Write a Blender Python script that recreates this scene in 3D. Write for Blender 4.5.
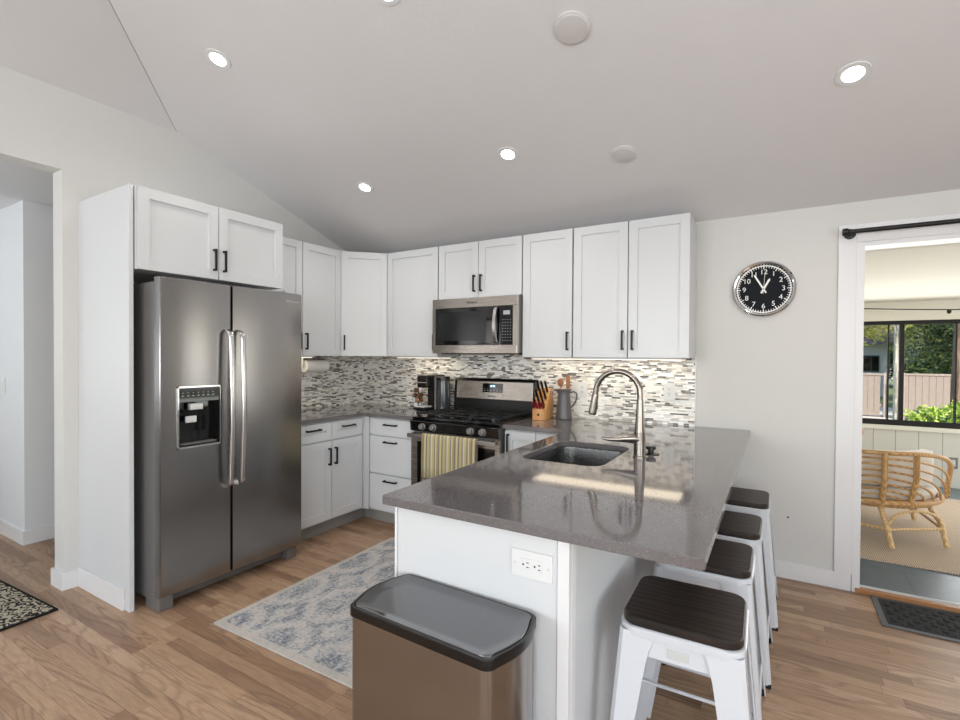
import bpy, bmesh, math, random
from math import pi, sin, cos, radians
from mathutils import Vector, Matrix
random.seed(7)
for o in list(bpy.data.objects): bpy.data.objects.remove(o)
C = bpy.context.scene.collection

# ------------------------------------------------------------ camera
cam_d = bpy.data.cameras.new('camera'); cam = bpy.data.objects.new('camera', cam_d); C.objects.link(cam)
yaw, pit, rol = .5458, -.0125, .0059
F_ = Vector((-sin(yaw)*cos(pit), cos(yaw)*cos(pit), sin(pit)))
R_ = Vector((cos(yaw), sin(yaw), 0)); U_ = Vector((sin(yaw)*sin(pit), -cos(yaw)*sin(pit), cos(pit)))
R2 = R_*cos(rol)+U_*sin(rol); U2 = U_*cos(rol)-R_*sin(rol)
m = Matrix((R2, U2, -F_)).transposed().to_4x4(); m.translation = (3.5309, -3.6516, 1.3745)
cam.matrix_world = m
cam_d.sensor_width = 36; cam_d.lens = 36*494.69/960
cam_d.shift_x = 4.97/960; cam_d.shift_y = 2.6/960; cam_d.clip_start = .05; cam_d.clip_end = 200
bpy.context.scene.camera = cam

# ------------------------------------------------------------ world, sun, added fill lamps, exposure
vs = bpy.context.scene.view_settings
vs.view_transform = 'Standard'; vs.look = 'None'; vs.gamma = 1; vs.use_curve_mapping = False; vs.exposure = 0
w = bpy.data.worlds.new('sky'); bpy.context.scene.world = w; w.use_nodes = True
nt = w.node_tree; bg = nt.nodes['Background']; sk = nt.nodes.new('ShaderNodeTexSky'); sk.sky_type = 'NISHITA'
sk.sun_disc = False; sk.sun_elevation = radians(48); sk.sun_rotation = radians(120); sk.air_density = 1.2
nt.links.new(sk.outputs[0], bg.inputs[0]); bg.inputs[1].default_value = .30
def light(name, kind, loc, energy, color=(1, 1, 1), rot=None, to=None, **k):
    d = bpy.data.lights.new(name, kind); d.energy = energy; d.color = color
    for a, b in k.items(): setattr(d, a, b)
    o = bpy.data.objects.new(name, d); C.objects.link(o); o.location = loc
    if to is not None: o.rotation_euler = Vector(to).to_track_quat('-Z', 'Y').to_euler()
    return o
light('sun', 'SUN', (8, -6, 12), 6.5, (1, .95, .86), to=(-.55, .62, -.75), angle=radians(1.2))
FILL_TINT = (.93, .97, 1)
light('window_added_fill', 'AREA', (1.6, -7.12, 1.45), 90, FILL_TINT, to=(0, 1, .55), shape='RECTANGLE', size=1.7, size_y=1.5)  # fill lamps at added windows out of view, tilted up for the ceiling
light('window_added_fill', 'AREA', (4.6, -7.12, 1.45), 90, FILL_TINT, to=(0, 1, .55), shape='RECTANGLE', size=1.7, size_y=1.5)
light('window_added_fill', 'AREA', (6.12, -4.2, 1.45), 74, FILL_TINT, to=(-1, 0, .6), shape='RECTANGLE', size=2.2, size_y=1.5)
light('hall_added_fill', 'AREA', (-2.0, -4.95, 1.5), 58, (.93, .97, 1), to=(0, .7, .75), shape='RECTANGLE', size=1.4, size_y=1.6)  # unseen lamp added to brighten the hall and its ceiling

# ------------------------------------------------------------ materials
def srgb(r, g, b):
    f = lambda c: (c/255/12.92) if c/255 <= .04045 else ((c/255+.055)/1.055)**2.4
    return (f(r), f(g), f(b), 1)
class N:
    """small node-graph helper"""
    def __init__(s, name):
        s.m = bpy.data.materials.new(name); s.m.use_nodes = True; s.t = s.m.node_tree
        s.p = s.t.nodes['Principled BSDF']; s.out = s.t.nodes['Material Output']
    def n(s, kind, **k):
        x = s.t.nodes.new('ShaderNode'+kind)
        for a, b in k.items():
            if a.startswith('i_'): s.put(x, a[2:], b)
            else: setattr(x, a, b)
        return x
    def put(s, x, key, v):
        key = int(key) if key.isdigit() else key.replace('_', ' ')
        i = x.inputs[key]
        if isinstance(v, bpy.types.NodeSocket): s.t.links.new(v, i)
        else: i.default_value = v
    def math(s, op, a, b=0.0, c=0.0):
        x = s.n('Math', operation=op); s.put(x, '0', a); s.put(x, '1', b); s.put(x, '2', c); return x.outputs[0]
    def ramp(s, fac, stops, interp='LINEAR'):
        x = s.n('ValToRGB'); s.put(x, '0', fac); cr = x.color_ramp; cr.interpolation = interp
        while len(cr.elements) < len(stops): cr.elements.new(.5)
        for e, (p, c) in zip(cr.elements, stops): e.position = p; e.color = c
        return x.outputs[0]
    def pos(s, obj=True):
        return s.n('TexCoord').outputs['Object'] if obj else s.n('NewGeometry').outputs['Position']
    def scale(s, v, sc, loc=(0, 0, 0), rot=(0, 0, 0)):
        x = s.n('Mapping'); s.put(x, '0', v); x.inputs['Scale'].default_value = sc; x.inputs['Location'].default_value = loc
        x.inputs['Rotation'].default_value = rot; return x.outputs[0]
    def noise(s, v, sc, det=3, rough=.5, dist=0):
        x = s.n('TexNoise'); s.put(x, 'Vector', v); x.inputs['Scale'].default_value = sc
        x.inputs['Detail'].default_value = det; x.inputs['Roughness'].default_value = rough; x.inputs['Distortion'].default_value = dist
        return x.outputs['Fac']
    def mix(s, f, a, b, mode='MIX'):
        x = s.n('Mix', data_type='RGBA', blend_type=mode)
        for i, v in ((0, f), (6, a), (7, b)):
            if isinstance(v, bpy.types.NodeSocket): s.t.links.new(v, x.inputs[i])
            else: x.inputs[i].default_value = v
        return x.outputs[2]
    def bump(s, h, strength=.2, dist=.01):
        x = s.n('Bump'); s.put(x, 'Height', h); x.inputs['Strength'].default_value = strength
        x.inputs['Distance'].default_value = dist; s.put(s.p, 'Normal', x.outputs[0])
    def set(s, **k):
        for a, b in k.items(): s.put(s.p, a, b)
        return s
def plain(name, col, rough=.5, metal=0, bumps=None, var=.0, spec=.5, coat=0, **k):
    g = N(name); col = srgb(*col)
    v = g.pos()
    nz = g.noise(v, 7, 4)
    c = g.mix(nz, tuple(x*(1-var) for x in col[:3])+(1,), tuple(min(1, x*(1+var)) for x in col[:3])+(1,))
    g.set(Base_Color=c, Roughness=rough, Metallic=metal, Specular_IOR_Level=spec, Coat_Weight=coat, **k)
    if bumps: g.bump(g.noise(v, bumps[0], 4), bumps[1], .004)
    return g.m

wall_m = plain('wall_paint', (208, 207, 204), .75, bumps=(160, .12), var=.01)
ceil_m = plain('ceiling_paint', (216, 214, 214), .9, bumps=(220, .3), var=.015)
trim_m = plain('trim_paint', (222, 222, 223), .35, var=.005)
hall_m = plain('hall_paint', (218, 220, 222), .7, bumps=(160, .1), var=.01)
cab_m = plain('cabinet_white', (208, 210, 212), .32, var=.006)
gap_m = plain('cabinet_shadow_gap', (120, 118, 116), .6)
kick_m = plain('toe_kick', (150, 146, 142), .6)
black_m = plain('matte_black_metal', (9, 9, 10), .42, metal=.2)
plastic_black = plain('black_plastic', (9, 9, 10), .28)
rubber_m = plain('dark_rubber', (22, 22, 23), .8)
glass_black = plain('black_glass', (7, 7, 9), .06, coat=.5)
white_pl = plain('white_plastic', (218, 219, 219), .35)
slot_m = plain('dark_slot', (20, 20, 20), .6)
chrome_m = plain('chrome', (215, 215, 215), .1, metal=1)
nickel_m = plain('brushed_nickel', (138, 131, 124), .25, metal=1)
alu_m = plain('white_aluminium', (205, 207, 206), .3, metal=.2)
white_metal = plain('white_powder_metal', (203, 206, 211), .3, var=.01, coat=.2)
grey_disc = plain('speaker_grille', (206, 203, 201), .8, bumps=(700, .5))

def steel(name, col, rough, axis='z', aniso=.6):
    g = N(name); v = g.pos()
    sc = {'z': (220, 220, 3), 'x': (3, 220, 220), 'y': (220, 3, 220)}[axis]
    nz = g.noise(g.scale(v, sc), 1, 3)
    big = g.noise(g.scale(v, (2.2, 2.2, .7)), 1, 2)
    c = srgb(*col)
    g.set(Base_Color=g.mix(nz, tuple(x*.90 for x in c[:3])+(1,), c), Metallic=1.0,
          Roughness=g.math('ADD', g.math('MULTIPLY', nz, .10), rough-.05))
    h = g.math('ADD', g.math('MULTIPLY', nz, .02), g.math('MULTIPLY', big, 1.0))
    g.bump(h, .10, .02)
    return g.m
steel_m = steel('brushed_steel', (156, 154, 153), .25, 'y')
steel_h = steel('horizontal_brushed_steel', (188, 180, 172), .26, 'x')
steel_side = plain('grey_appliance_side', (124, 122, 121), .45, metal=.4)
sink_m = steel('sink_steel', (150, 150, 150), .28, 'y')
bin_m = steel('bin_steel', (164, 160, 156), .22, 'z')

def rows_material(name, length, height, colors, along='x', up='z', gap=.0015, rough=.3, grain=False, gapcol=(90, 86, 82), varlen=True, roughvar=0):
    """rows of random-length strips: each strip one random colour"""
    g = N(name); sep = g.n('SeparateXYZ', i_0=g.pos(False)); ax = {'x': 0, 'y': 1, 'z': 2}
    a = sep.outputs[ax[along]]; b = sep.outputs[ax[up]]
    if along == 'sum': pass
    r = g.math('FLOOR', g.math('DIVIDE', b, height)); fr = g.math('FRACT', g.math('DIVIDE', b, height))
    wn = g.n('TexWhiteNoise', noise_dimensions='1D'); g.put(wn, 'W', r)
    L = g.math('MULTIPLY_ADD', wn.outputs[0], length*.9, length*.55) if varlen else length
    wn2 = g.n('TexWhiteNoise', noise_dimensions='1D'); g.put(wn2, 'W', g.math('ADD', r, 37.3))
    q = g.math('ADD', g.math('DIVIDE', g.math('ADD', a, 50), L), g.math('MULTIPLY', wn2.outputs[0], 9))
    col = g.math('FLOOR', q); fq = g.math('FRACT', q)
    cv = g.n('CombineXYZ'); g.put(cv, '0', r); g.put(cv, '1', col)
    w3 = g.n('TexWhiteNoise', noise_dimensions='3D'); g.put(w3, 'Vector', cv.outputs[0])
    val = w3.outputs[0]
    n_ = len(colors); stops = [(i/n_, srgb(*c)) for i, c in enumerate(colors)]
    base = g.ramp(val, stops, 'CONSTANT' if not grain else 'LINEAR')
    # gap mask
    e1 = g.math('LESS_THAN', fr, gap/height); e2 = g.math('LESS_THAN', g.math('MULTIPLY', fq, L), gap)
    gm = g.math('MAXIMUM', e1, e2)
    return g, base, gm, val, a, b, w3
# oak floor
g, base, gm, val, a, b, w3 = rows_material('oak_floor', .85, .062, [(184, 153, 124), (172, 140, 112), (192, 162, 134), (165, 133, 106), (180, 149, 120), (188, 157, 127), (150, 120, 96)], 'x', 'y', .0012, grain=True)
cv = g.n('CombineXYZ'); g.put(cv, '0', g.math('MULTIPLY', a, 1.1)); g.put(cv, '1', g.math('MULTIPLY_ADD', b, 13, g.math('MULTIPLY', val, 90))); g.put(cv, '2', g.math('MULTIPLY', val, 33))
cth = g.noise(g.scale(cv.outputs[0], (.75, .42, 1)), 1.15, 2, .45, .25)
wfac = g.math('POWER', g.math('MULTIPLY_ADD', g.math('SINE', g.math('MULTIPLY', cth, 95)), .5, .5), 3.0)
pick = g.math('MULTIPLY_ADD', g.math('FRACT', g.math('MULTIPLY', val, 5.3)), .50, .12)
grn = g.noise(g.scale(cv.outputs[0], (9, 14, 9)), 1.4, 4, .65)
c1 = g.mix(g.math('MULTIPLY', wfac, pick), base, g.mix(.78, base, srgb(84, 62, 46)))
c2 = g.mix(g.math('MULTIPLY', g.math('SUBTRACT', grn, .35), 1.1), c1, srgb(100, 76, 58))
c3 = g.mix(gm, c2, srgb(82, 60, 46))
g.set(Base_Color=c3, Roughness=g.math('MULTIPLY_ADD', grn, .2, .30), Specular_IOR_Level=.4)
g.bump(g.math('SUBTRACT', g.math('MULTIPLY', grn, .25), gm), .18, .002); floor_m = g.m
# mosaic backsplash
def mosaic(name, along):
    cols = [(244, 243, 238), (168, 164, 160), (226, 222, 212), (104, 101, 98), (236, 235, 231), (194, 188, 178), (246, 245, 240), (214, 208, 198), (250, 249, 246), (70, 70, 70), (220, 221, 220), (140, 136, 132), (240, 237, 230), (232, 229, 222), (188, 188, 188), (246, 244, 238)]
    g, base, gm, val, a, b, w3 = rows_material(name, .050, .0115, cols, along, 'z', .0013)
    g.set(Base_Color=g.mix(gm, base, srgb(196, 192, 184)), Roughness=g.math('MULTIPLY_ADD', g.math('FRACT', g.math('MULTIPLY', val, 7.7)), .4, .08))
    g.bump(g.math('MULTIPLY', val, 1), .35, .003); return g.m
mos_x, mos_y = mosaic('mosaic_tile_back', 'x'), mosaic('mosaic_tile_side', 'y')
# quartz
g = N('grey_quartz'); v = g.pos(False)
vo = g.n('TexVoronoi'); g.put(vo, 'Vector', v); vo.inputs['Scale'].default_value = 260
sp_ = g.ramp(vo.outputs['Color'], [(0, srgb(90, 86, 87)), (.45, srgb(103, 99, 100)), (.8, srgb(111, 108, 109)), (1, srgb(146, 143, 144))])
g.set(Base_Color=g.mix(g.noise(v, 3, 3), sp_, srgb(101, 97, 98)), Roughness=.075, Specular_IOR_Level=.62, Coat_Weight=.15, Coat_Roughness=.03); quartz_m = g.m
# dark stained wood (stool seats)
def wood(name, c_dark, c_light, sc=(2, 22, 22), rough=.4, wave=5):
    g = N(name); v = g.scale(g.pos(), sc)
    wv = g.n('TexWave', wave_type='BANDS', bands_direction='Y'); g.put(wv, 'Vector', v)
    wv.inputs['Scale'].default_value = .8; wv.inputs['Distortion'].default_value = wave; wv.inputs['Detail'].default_value = 3
    nz = g.noise(g.scale(v, (1, 3, 3)), 1.5, 5, .7)
    f = g.math('MULTIPLY', g.math('ADD', wv.outputs['Fac'], nz), .5)
    g.set(Base_Color=g.ramp(f, [(.2, srgb(*c_dark)), (.8, srgb(*c_light))]), Roughness=rough); g.bump(f, .35, .002); return g.m
seat_wood = wood('dark_stained_elm', (13, 9, 8), (56, 41, 34), (2.2, 13, 13), .42, 9)
light_wood = wood('light_bamboo', (186, 128, 70), (224, 170, 108), (20, 20, 3), .4, 2)
spoon_wood = wood('spoon_wood', (140, 90, 58), (192, 142, 100), (20, 20, 3), .5, 2)
thresh_wood = wood('threshold_oak', (128, 84, 48), (176, 126, 80), (2, 30, 30), .35, 3)
rattan_m = wood('rattan', (160, 116, 68), (212, 172, 118), (30, 30, 30), .45, 3)
rattan_l = wood('pale_rattan', (186, 148, 96), (222, 190, 140), (30, 30, 30), .45, 3)
fence_m = wood('weathered_fence', (142, 128, 118), (188, 172, 160), (24, 3, 2), .8, 2)
bark_l = wood('pale_bark', (140, 130, 118), (214, 206, 190), (12, 12, 6), .9, 6)
bark_m = wood('tree_bark', (80, 62, 50), (136, 112, 94), (20, 20, 4), .9, 5)
# fabrics
g = N('faded_blue_rug'); v = g.pos()
n1 = g.noise(g.scale(v, (15, 12, 1)), 1, 6, .8, .8); n2 = g.noise(g.scale(v, (45, 80, 1)), 1, 4, .8); n3 = g.noise(g.scale(v, (34, 9, 1)), 1, 5, .8, 1)
sx = g.n('SeparateXYZ', i_0=v)
bx_ = g.math('ABSOLUTE', sx.outputs[0]); by_ = g.math('ABSOLUTE', sx.outputs[1])
med = g.math('SINE', g.math('MULTIPLY', g.math('ADD', g.math('ABSOLUTE', g.math('SINE', g.math('MULTIPLY', bx_, 9))), g.math('ABSOLUTE', g.math('SINE', g.math('MULTIPLY', by_, 7)))), 6))
f = g.math('ADD', g.math('MULTIPLY', g.math('ADD', g.math('ADD', g.math('MULTIPLY', n1, .8), g.math('MULTIPLY', n2, 1.3)), g.math('MULTIPLY', n3, .9)), .36), g.math('MULTIPLY', med, .035))
rc = g.ramp(f, [(.42, srgb(104, 112, 124)), (.49, srgb(142, 147, 154)), (.535, srgb(176, 176, 176)), (.59, srgb(198, 194, 190)), (.68, srgb(202, 192, 184))])
edge = g.math('MAXIMUM', g.math('GREATER_THAN', bx_, .545), g.math('GREATER_THAN', by_, .66))
rc = g.mix(g.math('MULTIPLY', edge, .75), rc, srgb(196, 190, 182))
g.set(Base_Color=rc, Roughness=.95, Specular_IOR_Level=.1); g.bump(g.noise(v, 320, 2), .6, .004); bluerug_m = g.m
g = N('dark_bordered_rug'); v = g.pos()
w1 = g.n('TexWave', wave_type='RINGS'); g.put(w1, 'Vector', g.scale(v, (6, 6, 1))); w1.inputs['Scale'].default_value = 1.5; w1.inputs['Distortion'].default_value = 14; w1.inputs['Detail'].default_value = 3; w1.inputs['Detail Scale'].default_value = 2.2
sx = g.n('SeparateXYZ', i_0=v); dx = g.math('ABSOLUTE', sx.outputs[0]); dy = g.math('ABSOLUTE', sx.outputs[1])
d = g.math('MINIMUM', g.math('SUBTRACT', .8, dx), g.math('SUBTRACT', 1.1, dy))
pat = g.ramp(w1.outputs['Fac'], [(.40, srgb(44, 43, 41)), (.55, srgb(176, 168, 150))])
fld = g.ramp(w1.outputs['Fac'], [(.3, srgb(132, 126, 108)), (.6, srgb(178, 170, 148))])
body = g.mix(g.math('GREATER_THAN', d, .22), pat, fld)
line = g.math('COMPARE', d, .20, .012); line = g.math('MAXIMUM', line, g.math('COMPARE', d, .235, .006))
body = g.mix(line, body, srgb(40, 38, 36)); body = g.mix(g.math('LESS_THAN', d, .014), body, srgb(34, 32, 31))
g.set(Base_Color=body, Roughness=.95, Specular_IOR_Level=.1); g.bump(g.noise(v, 300, 2), .6, .004); darkrug_m = g.m
g = N('jute'); v = g.pos()
wx = g.n('TexWave', bands_direction='X'); g.put(wx, 'Vector', v); wx.inputs['Scale'].default_value = 26; wx.inputs['Distortion'].default_value = 1
wy = g.n('TexWave', bands_direction='Y'); g.put(wy, 'Vector', v); wy.inputs['Scale'].default_value = 26; wy.inputs['Distortion'].default_value = 1
f = g.math('MULTIPLY', wx.outputs['Fac'], wy.outputs['Fac'])
g.set(Base_Color=g.ramp(f, [(0, srgb(160, 138, 114)), (.5, srgb(210, 192, 168)), (1, srgb(228, 214, 194))]), Roughness=.9); g.bump(f, .6, .01); jute_m = g.m
g = N('striped_towel'); sx = g.n('SeparateXYZ', i_0=g.pos())
q = g.math('FRACT', g.math('MULTIPLY', sx.outputs[0], 7.2))
g.set(Base_Color=g.ramp(q, [(0, srgb(190, 176, 128)), (.12, srgb(136, 130, 120)), (.20, srgb(200, 192, 166)), (.28, srgb(176, 150, 102)), (.38, srgb(124, 130, 108)), (.48, srgb(196, 186, 150)), (.60, srgb(132, 116, 112)), (.68, srgb(186, 172, 120)), (.82, srgb(150, 144, 132)), (.92, srgb(204, 196, 168))], 'CONSTANT'), Roughness=.95)
g.bump(g.noise(g.pos(), 400, 2), .5, .003); towel_m = g.m
g = N('slate_tile'); v = g.pos(False)
br = g.n('TexBrick'); g.put(br, 'Vector', v); br.inputs['Scale'].default_value = 1; br.inputs['Brick Width'].default_value = .5; br.inputs['Row Height'].default_value = .5
br.inputs['Mortar Size'].default_value = .006; br.inputs['Color1'].default_value = srgb(74, 88, 98); br.inputs['Color2'].default_value = srgb(88, 102, 110); br.inputs['Mortar'].default_value = srgb(64, 68, 70)
g.set(Base_Color=g.mix(g.noise(v, 9, 5), br.outputs[0], srgb(104, 116, 124)), Roughness=.34); slate_m = g.m
g = N('cream_boards'); sx = g.n('SeparateXYZ', i_0=g.pos(False))
q = g.math('FRACT', g.math('DIVIDE', g.math('SUBTRACT', sx.outputs[0], 4.488), .1955)); gr = g.math('LESS_THAN', q, .03)
g.set(Base_Color=g.mix(gr, srgb(210, 207, 197), srgb(140, 136, 126)), Roughness=.6); g.bump(g.math('SUBTRACT', 1, gr), .5, .006); board_m = g.m
cream_m = plain('sunroom_cream', (224, 222, 211), .7, var=.01)
cushion_m = plain('cream_cushion', (222, 214, 204), .9, bumps=(60, .3), var=.04)
pitcher_m = plain('grey_enamel', (84, 84, 86), .35)
red_m = plain('red_plastic', (128, 28, 38), .35)
navy_m = plain('clock_face_navy', (7, 12, 21), .6, spec=.2)
whitep_m = plain('clock_white', (236, 236, 232), .5)
paper_m = plain('paper_towel', (240, 238, 232), .9, bumps=(90, .4))
copper_m = plain('copper_pod', (118, 80, 54), .35, metal=.4)
fabric_black = plain('black_ribbed_mat', (18, 19, 21), .8, bumps=(200, .6))
mat_edge = plain('grey_rubber_edge', (84, 87, 90), .6)
concrete_m = plain('sunlit_concrete', (196, 188, 176), .9, bumps=(40, .4), var=.05)
grass_m = plain('grass_ground', (96, 108, 62), .95, bumps=(60, .8), var=.3)
house_m = plain('neighbour_siding', (178, 182, 184), .8)
roof_m = plain('neighbour_roof', (96, 86, 84), .9, bumps=(50, .4), var=.1)
teal_m = plain('teal_shutter', (40, 66, 66), .4)
def leaf(name, c1, c2, c3):
    g = N(name); v = g.pos(False)
    g.set(Base_Color=g.ramp(g.noise(v, 9, 4, .7), [(.3, srgb(*c1)), (.5, srgb(*c2)), (.7, srgb(*c3))]), Roughness=.6, Subsurface_Weight=.0)
    return g.m
leaf_d = leaf('leaf_dark', (24, 42, 24), (60, 88, 44), (150, 164, 96))
leaf_y = leaf('leaf_yellow_green', (96, 112, 40), (150, 156, 72), (206, 198, 122))
leaf_h = leaf('leaf_hedge', (104, 140, 44), (164, 190, 74), (222, 226, 130))
g = N('clear_glass'); t = g.t; tr = t.nodes.new('ShaderNodeBsdfTransparent'); gl = t.nodes.new('ShaderNodeBsdfGlossy'); gl.inputs['Roughness'].default_value = .02
mx = t.nodes.new('ShaderNodeMixShader'); fr = t.nodes.new('ShaderNodeFresnel'); fr.inputs[0].default_value = 1.12
t.links.new(fr.outputs[0], mx.inputs[0]); t.links.new(tr.outputs[0], mx.inputs[1]); t.links.new(gl.outputs[0], mx.inputs[2]); t.links.new(mx.outputs[0], g.out.inputs[0]); glass_m = g.m
smoke_m = plain('smoky_plastic', (58, 62, 66), .12)
def emit(name, col, st):
    g = N(name); g.set(Base_Color=(*col, 1), Emission_Color=(*col, 1), Emission_Strength=st); return g.m
lamp_em = emit('lamp_lens', (1, .95, .88), 14.0)
led_em = emit('led_strip', (1, .86, .66), 2.6)
disp_em = emit('display_digits', (.6, .85, 1), 3.0)
ctl_em = emit('display_faint', (.3, .32, .34), .25)

# ------------------------------------------------------------ mesh helpers
class MB:
    def __init__(s): s.bm = bmesh.new()
    def xf(s, verts, M):
        if M is not None: bmesh.ops.transform(s.bm, matrix=M, verts=verts)
    def box(s, x0, x1, y0, y1, z0, z1, bev=0, M=None, seg=2):
        b = bmesh.new(); bmesh.ops.create_cube(b, size=1)
        bmesh.ops.transform(b, matrix=Matrix.Translation(((x0+x1)/2, (y0+y1)/2, (z0+z1)/2)) @ Matrix.Diagonal((abs(x1-x0), abs(y1-y0), abs(z1-z0), 1)), verts=b.verts)
        if bev: bmesh.ops.bevel(b, geom=list(b.edges), offset=bev, segments=seg, affect='EDGES', profile=.5)
        return s.merge(b, M)
    def merge(s, b, M=None):
        if M is not None: bmesh.ops.transform(b, matrix=M, verts=b.verts)
        me = bpy.data.meshes.new('t'); b.to_mesh(me); b.free(); s.bm.from_mesh(me); bpy.data.meshes.remove(me); return s
    def prism(s, pts, axis, a0, a1, bev=0, M=None):
        """polygon pts (2D) extruded along axis; x:(y,z) y:(x,z) z:(x,y)"""
        b = bmesh.new()
        def mk(p, a): return {'x': (a, p[0], p[1]), 'y': (p[0], a, p[1]), 'z': (p[0], p[1], a)}[axis]
        lo = [b.verts.new(mk(p, a0)) for p in pts]; hi = [b.verts.new(mk(p, a1)) for p in pts]; n = len(pts)
        b.faces.new(lo[::-1]); b.faces.new(hi)
        for i in range(n): b.faces.new((lo[i], lo[(i+1) % n], hi[(i+1) % n], hi[i]))
        bmesh.ops.recalc_face_normals(b, faces=b.faces)
        if bev: bmesh.ops.bevel(b, geom=list(b.edges), offset=bev, segments=2, affect='EDGES', profile=.5)
        return s.merge(b, M)
    def loft(s, rings, cap=True, closed=True):
        b = s.bm; R = [[b.verts.new(p) for p in r] for r in rings]; n = len(R[0])
        for i in range(len(R)-1):
            for j in range(n if closed else n-1):
                b.faces.new((R[i][j], R[i][(j+1) % n], R[i+1][(j+1) % n], R[i+1][j]))
        if cap: b.faces.new(R[0][::-1]); b.faces.new(R[-1])
        return s
    def lathe(s, prof, c=(0, 0, 0), n=32, M=None, cap=True):
        t = MB(); t.loft([[(c[0]+r*cos(2*pi*k/n), c[1]+r*sin(2*pi*k/n), c[2]+z) for k in range(n)] for r, z in prof], cap)
        bmesh.ops.recalc_face_normals(t.bm, faces=t.bm.faces); return s.merge(t.bm, M)
    def tube(s, pts, r, n=10, cap=True):
        pts = [Vector(p) for p in pts]; rs = r if isinstance(r, (list, tuple)) else [r]*len(pts); rings = []
        up = None
        for i, p in enumerate(pts):
            d = (pts[min(i+1, len(pts)-1)]-pts[max(i-1, 0)]).normalized()
            if up is None: up = d.orthogonal().normalized()
            up = (up-d*up.dot(d)).normalized(); q = d.cross(up)
            rings.append([p+(up*cos(2*pi*k/n)+q*sin(2*pi*k/n))*rs[i] for k in range(n)])
        t = MB(); t.loft(rings, cap); bmesh.ops.recalc_face_normals(t.bm, faces=t.bm.faces); return s.merge(t.bm)
    def build(s, name, mat, parent=None, smooth=True, recalc=True, ang=35):
        if recalc: bmesh.ops.recalc_face_normals(s.bm, faces=s.bm.faces)
        me = bpy.data.meshes.new(name); s.bm.to_mesh(me); s.bm.free()
        for mt in (mat if isinstance(mat, list) else [mat]): me.materials.append(mt)
        if smooth:
            for p in me.polygons: p.use_smooth = True
            me.set_sharp_from_angle(angle=radians(ang))
        o = bpy.data.objects.new(name, me); C.objects.link(o); o.parent = parent
        if smooth: wn = o.modifiers.new('weighted_normals', 'WEIGHTED_NORMAL'); wn.keep_sharp = True; wn.weight = 100
        return o
def tag(o, label=None, cat=None, group=None, kind=None):
    for k, v in (('label', label), ('category', cat), ('group', group), ('kind', kind)):
        if v: o[k] = v
    return o
def thing(name, label, cat, loc=(0, 0, 0), rz=0, group=None):
    o = bpy.data.objects.new(name, None); C.objects.link(o); o.empty_display_size = .1
    o.location = loc; o.rotation_euler = (0, 0, rz); return tag(o, label, cat, group)
def struct(name, mb, mat, smooth=False): return tag(mb.build(name, mat, None, smooth), kind='structure')
def copy_tree(o, parent=None):
    c = o.copy(); C.objects.link(c); c.parent = parent
    for ch in [x for x in bpy.data.objects if x.parent == o]: copy_tree(ch, c)
    return c
def dup(o, label, loc, rz=0):
    c = copy_tree(o); c.location = loc; c.rotation_euler = (0, 0, rz); c['label'] = label; return c
def curve_mesh(cd):
    o = bpy.data.objects.new('t', cd); C.objects.link(o); dg = bpy.context.evaluated_depsgraph_get(); dg.update()
    me = bpy.data.meshes.new_from_object(o.evaluated_get(dg)); bpy.data.objects.remove(o); bpy.data.curves.remove(cd); return me
def text(name, s, size, mat, parent, M, depth=.0006, sx=1):
    cd = bpy.data.curves.new('t', 'FONT'); cd.body = s; cd.size = size; cd.align_x = 'CENTER'; cd.align_y = 'CENTER'; cd.extrude = depth
    me = curve_mesh(cd); me.transform(M @ Matrix.Diagonal((sx, 1, 1, 1))); me.materials.append(mat)
    o = bpy.data.objects.new(name, me); C.objects.link(o); o.parent = parent; return o
def slab(name, outlines, z0, z1, mat, parent=None, bev=.003, M=None):
    """flat outline(s) with holes, extruded between z0 and z1"""
    cd = bpy.data.curves.new('t', 'CURVE'); cd.dimensions = '2D'; cd.fill_mode = 'BOTH'; cd.extrude = (z1-z0)/2-bev; cd.bevel_depth = bev; cd.bevel_resolution = 1; cd.offset = -bev
    for pts in outlines:
        sp = cd.splines.new('POLY'); sp.points.add(len(pts)-1); sp.use_cyclic_u = True
        for p, q in zip(sp.points, pts): p.co = (q[0], q[1], 0, 1)
    me = curve_mesh(cd); me.transform(Matrix.Translation((0, 0, (z0+z1)/2)))
    if M is not None: me.transform(M)
    me.materials.clear(); me.materials.append(mat)
    for p in me.polygons: p.use_smooth = False
    o = bpy.data.objects.new(name, me); C.objects.link(o); o.parent = parent; return o
def rrect(x0, x1, y0, y1, r, n=6):
    P = []
    for cx, cy, a in ((x1-r, y1-r, 0), (x0+r, y1-r, 90), (x0+r, y0+r, 180), (x1-r, y0+r, 270)):
        for k in range(n+1): t = radians(a+90*k/n); P.append((cx+r*cos(t), cy+r*sin(t)))
    return P
# text facing -y (front of back wall) / +x (front of left wall)
FACE_Y = Matrix.Rotation(pi/2, 4, 'X')
FACE_X = Matrix.Rotation(pi/2, 4, 'Z') @ Matrix.Rotation(pi/2, 4, 'X')
def T(x, y, z): return Matrix.Translation((x, y, z))

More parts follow.
